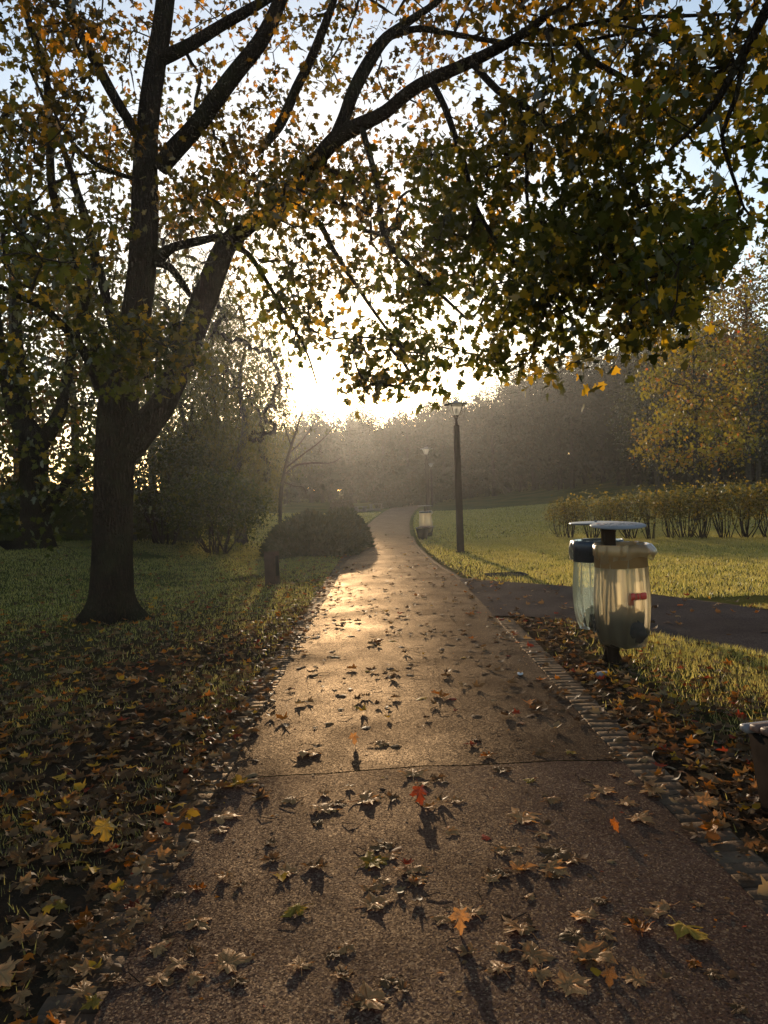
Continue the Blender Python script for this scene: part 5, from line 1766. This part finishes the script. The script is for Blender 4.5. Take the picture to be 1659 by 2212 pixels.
ORD = ['', 'second ', 'third ', 'fourth ', 'fifth ', 'sixth ', 'seventh ', 'eighth ', 'ninth ', 'tenth ', 'eleventh ', 'twelfth ']
def zone(x, y):
    u = (x - edge_l(y)) / (edge_r(y) - edge_l(y))
    if u < -.09: return 'in the left verge litter', 'path edge', 'v'
    if u < 0: return 'on the left brick edging', 'bottom end', 'e'
    if u > 1.09: return 'in right verge litter by the bench' if y < 5.5 else 'in the grass by the litter bin', 'path edge', 'v'
    if u > 1: return 'on the right brick edging', 'bottom end', 'e'
    side_ = 'left third' if u < .33 else 'middle' if u < .67 else 'right third'
    if y > seam_y(x): return f'beyond the path seam, {side_}', 'seam', 'f'
    return f'before the path seam, {side_}', 'seam', 'n'


byl = {}
for i in solo:
    x, y, s, c, k = leaves[i]
    zt, ref, code = zone(x, y)
    form = {'flat': 'flat', 'curled': 'curled', 'domed': 'arched', 'upright': 'upright'}[k]
    if code == 'v': key = (c, form, zt)
    else: key = (c, form, zt)
    m = {'path edge': abs(path_dist(np.array(x), np.array(y))), 'bottom end': y, 'seam': abs(y - float(seam_y(x)))}[ref]
    byl.setdefault(key, []).append((float(m), i, ref))
label_of = {}
for (c, form, zt), L_ in byl.items():
    L_.sort()
    for q, (_, i, ref) in enumerate(L_):
        if len(L_) == 1: label_of[i] = f'{c} {form} fallen maple leaf {zt}'
        elif q < len(ORD): label_of[i] = f'{c} {form} fallen leaf {zt}, {ORD[q]}nearest the {ref}'
        else: label_of[i] = f'{c} {form} fallen leaf {zt}, far from the {ref}'

for i in solo:
    x, y, s, c, k = leaves[i]
    kind = k if k in PROTO else 'curled'
    v_ = int(g_.integers(0, 5))
    o = bpy.data.objects.new('fallen_leaf', leaf_data(kind, v_, c)); COL.objects.link(o)
    z = surface_z(x, y)
    rz = g_.random() * 6.28
    if k == 'upright':
        R = Matrix.Rotation(rnd.uniform(-.6, .6), 3, 'Z') @ Matrix.Rotation(math.radians(rnd.uniform(-125, -105)), 3, 'X')
        me = leaf_data(kind, v_, c)
        co = np.empty(len(me.vertices) * 3, np.float32); me.vertices.foreach_get('co', co)
        zz = (co.reshape(-1, 3) @ np.array(R).T)[:, 2].min()
        lift = -zz * s * .93
    else:
        tx, ty = (g_.normal(0, .06), g_.normal(0, .06)) if path_dist(np.array(x), np.array(y)) < 0 else (g_.normal(0, .28), g_.normal(0, .28))
        pass
        R = Matrix.Rotation(rz, 3, 'Z') @ Matrix.Rotation(tx, 3, 'X') @ Matrix.Rotation(ty, 3, 'Y')
        me = leaf_data(kind, v_, c)
        co = np.empty(len(me.vertices) * 3, np.float32); me.vertices.foreach_get('co', co)
        zz = np.sort((co.reshape(-1, 3) @ np.array(R).T)[:, 2])
        lift = -zz[int(len(zz) * .09)] * s + .002
    o.matrix_world = Matrix.Translation((x, y, z + lift)) @ R.to_4x4() @ Matrix.Scale(float(s), 4)
    tag(o, label_of[i], 'leaf', 'fallen maple leaves on and beside the path')

# the rest of the litter is one mass
rest = [i for i in range(len(leaves)) if i not in solo_set]
LX = np.array([leaves[i][0] for i in rest]); LY = np.array([leaves[i][1] for i in rest]); LS = np.array([leaves[i][2] for i in rest])
LZ = np.array([surface_z(leaves[i][0], leaves[i][1]) for i in rest])
onp = path_dist(LX, LY) < 0
tiltn = np.where(onp, .16, .42)
nr = np.stack([rng.normal(0, 1, len(rest)) * tiltn, rng.normal(0, 1, len(rest)) * tiltn, np.ones(len(rest))], -1)
tip = np.stack([rng.normal(0, 1, len(rest)), rng.normal(0, 1, len(rest)), np.zeros(len(rest))], -1)
P = np.stack([LX, LY, LZ + np.where(onp, .006, rng.uniform(.004, .035, len(rest)))], -1)
LT_ = [leaf_lo(.5, .1), leaf_lo(-.55, .0), leaf_lo(.1, .5), leaf_lo(.9, .1), leaf_lo(-.2, -.3)]
o = link('fallen_leaves', scatter_mesh('fallen_leaves', LT_, P, frames(tip, nr), LS * 1.05), M['litter'])
tag(o, 'thick litter of small brown and orange fallen leaves', 'leaves', kind='stuff')

# fine twigs and stalks in the litter and on the path
mb = MB()
for _ in range(230):
    if rnd.random() < .45:
        y = rnd.uniform(1.9, 9); x = rnd.uniform(float(edge_l(y)) - .1, float(edge_r(y)) + .1)
    elif rnd.random() < .6:
        y = rnd.uniform(1.9, 8); x = float(edge_l(y)) - rnd.uniform(.1, 2.5)
    else:
        y = rnd.uniform(1.9, 8); x = float(edge_r(y)) + rnd.uniform(.1, 1.8)
    a = rnd.random() * 6.28; L_ = rnd.uniform(.04, .13); bnd = rnd.gauss(0, .25)
    z = surface_z(x, y) + .004
    mb.tube([(x, y, z), (x + math.cos(a) * L_ * .5, y + math.sin(a) * L_ * .5, z + .006), (x + math.cos(a + bnd) * L_, y + math.sin(a + bnd) * L_, z + .002)], [.0022, .0018, .0012], 4, False)
o = mb.build('twig_litter', M['twig']); tag(o, 'thin twigs and leaf stalks strewn over path and verge', 'twigs', kind='stuff')
# crumbs of broken leaf
n = 5200
x = g_.uniform(-1.7, 2.3, n); y = 1.6 + 9 * g_.random(n) ** 1.4
okc = path_dist(x, y) < .2; edge_bias = np.exp(np.clip(path_dist(x, y), -9, 0) / .25) * .8 + .16
okc &= g_.random(n) < edge_bias
x, y = x[okc], y[okc]
P = np.stack([x, y, path_z(x, y) + .007], -1)
nr = np.stack([g_.normal(0, .25, len(x)), g_.normal(0, .25, len(x)), np.ones(len(x))], -1); tip = np.stack([g_.normal(0, 1, len(x)), g_.normal(0, 1, len(x)), np.zeros(len(x))], -1)
o = link('leaf_crumbs', scatter_mesh('leaf_crumbs', [leaf_diamond()], P, frames(tip, nr), g_.uniform(.008, .03, len(x))), M['litter'])
tag(o, 'crumbs of broken dry leaf on the asphalt', 'debris', kind='stuff')

# ------------------------------------------------------------------ sky, sun, haze, camera
SUN_PX = (690, 822)
s = ray(*SUN_PX); s = s / np.linalg.norm(s)
el = math.asin(s[2]); az = math.atan2(s[0], s[1])
sun = bpy.data.lights.new('Sun', 'SUN'); sun.energy = 3.4; sun.angle = math.radians(.5); sun.color = (1.0, .78, .53)
so = bpy.data.objects.new('Sun', sun); COL.objects.link(so)
so.rotation_euler = Vector(tuple(-s)).to_track_quat('-Z', 'Y').to_euler()

w = bpy.data.worlds.new('World'); scene.world = w; w.use_nodes = True
nt = w.node_tree
for n_ in list(nt.nodes): nt.nodes.remove(n_)
sky = nt.nodes.new('ShaderNodeTexSky'); sky.sky_type = 'NISHITA'; sky.sun_disc = False
sky.sun_elevation = el; sky.sun_rotation = az; sky.altitude = 200; sky.air_density = 1.0; sky.dust_density = .8; sky.ozone_density = 1.0
bg = nt.nodes.new('ShaderNodeBackground'); bg.inputs['Strength'].default_value = .15
out = nt.nodes.new('ShaderNodeOutputWorld')
nt.links.new(sky.outputs[0], bg.inputs['Color']); nt.links.new(bg.outputs[0], out.inputs['Surface'])

HAZE_D, HAZE_G = .00045, .78
mb = MB(); mb.box((10, 88, 14), (284, 230, 32))
hz = mb.build('haze', None)
m, nt, out = new_mat('morning_haze')
pv = nt.nodes.new('ShaderNodeVolumePrincipled')
pv.inputs['Color'].default_value = (.93, .93, .92, 1); pv.inputs['Density'].default_value = HAZE_D; pv.inputs['Anisotropy'].default_value = HAZE_G
nt.links.new(pv.outputs[0], out.inputs['Volume'])
hz.data.materials.append(m)
tag(hz, 'thin morning mist filling the park', 'haze', kind='stuff')

cam = bpy.data.cameras.new('Camera'); cam.sensor_fit = 'VERTICAL'; cam.sensor_height = 36; cam.sensor_width = 27; cam.lens = 36 * FPX / H0
cam.clip_start = .05; cam.clip_end = 2000
co = bpy.data.objects.new('Camera', cam); COL.objects.link(co)
Rm = Matrix(((_r[0], _u[0], -_f[0]), (_r[1], _u[1], -_f[1]), (_r[2], _u[2], -_f[2])))
co.matrix_world = Matrix.Translation(tuple(CAM)) @ Rm.to_4x4()
scene.camera = co

scene.view_settings.view_transform = 'Standard'; scene.view_settings.look = 'None'
scene.view_settings.exposure = 0.75; scene.view_settings.gamma = 1.0
cy = scene.cycles
cy.use_denoising = True
try:
    cy.denoiser = 'OPENIMAGEDENOISE'; cy.denoising_input_passes = 'RGB_ALBEDO_NORMAL'; cy.denoising_prefilter = 'ACCURATE'
except Exception: pass
cy.max_bounces = 6; cy.diffuse_bounces = 3; cy.glossy_bounces = 2; cy.transmission_bounces = 4; cy.transparent_max_bounces = 6; cy.volume_bounces = 0
cy.sample_clamp_indirect = 4.0
cy.caustics_reflective = False; cy.caustics_refractive = False
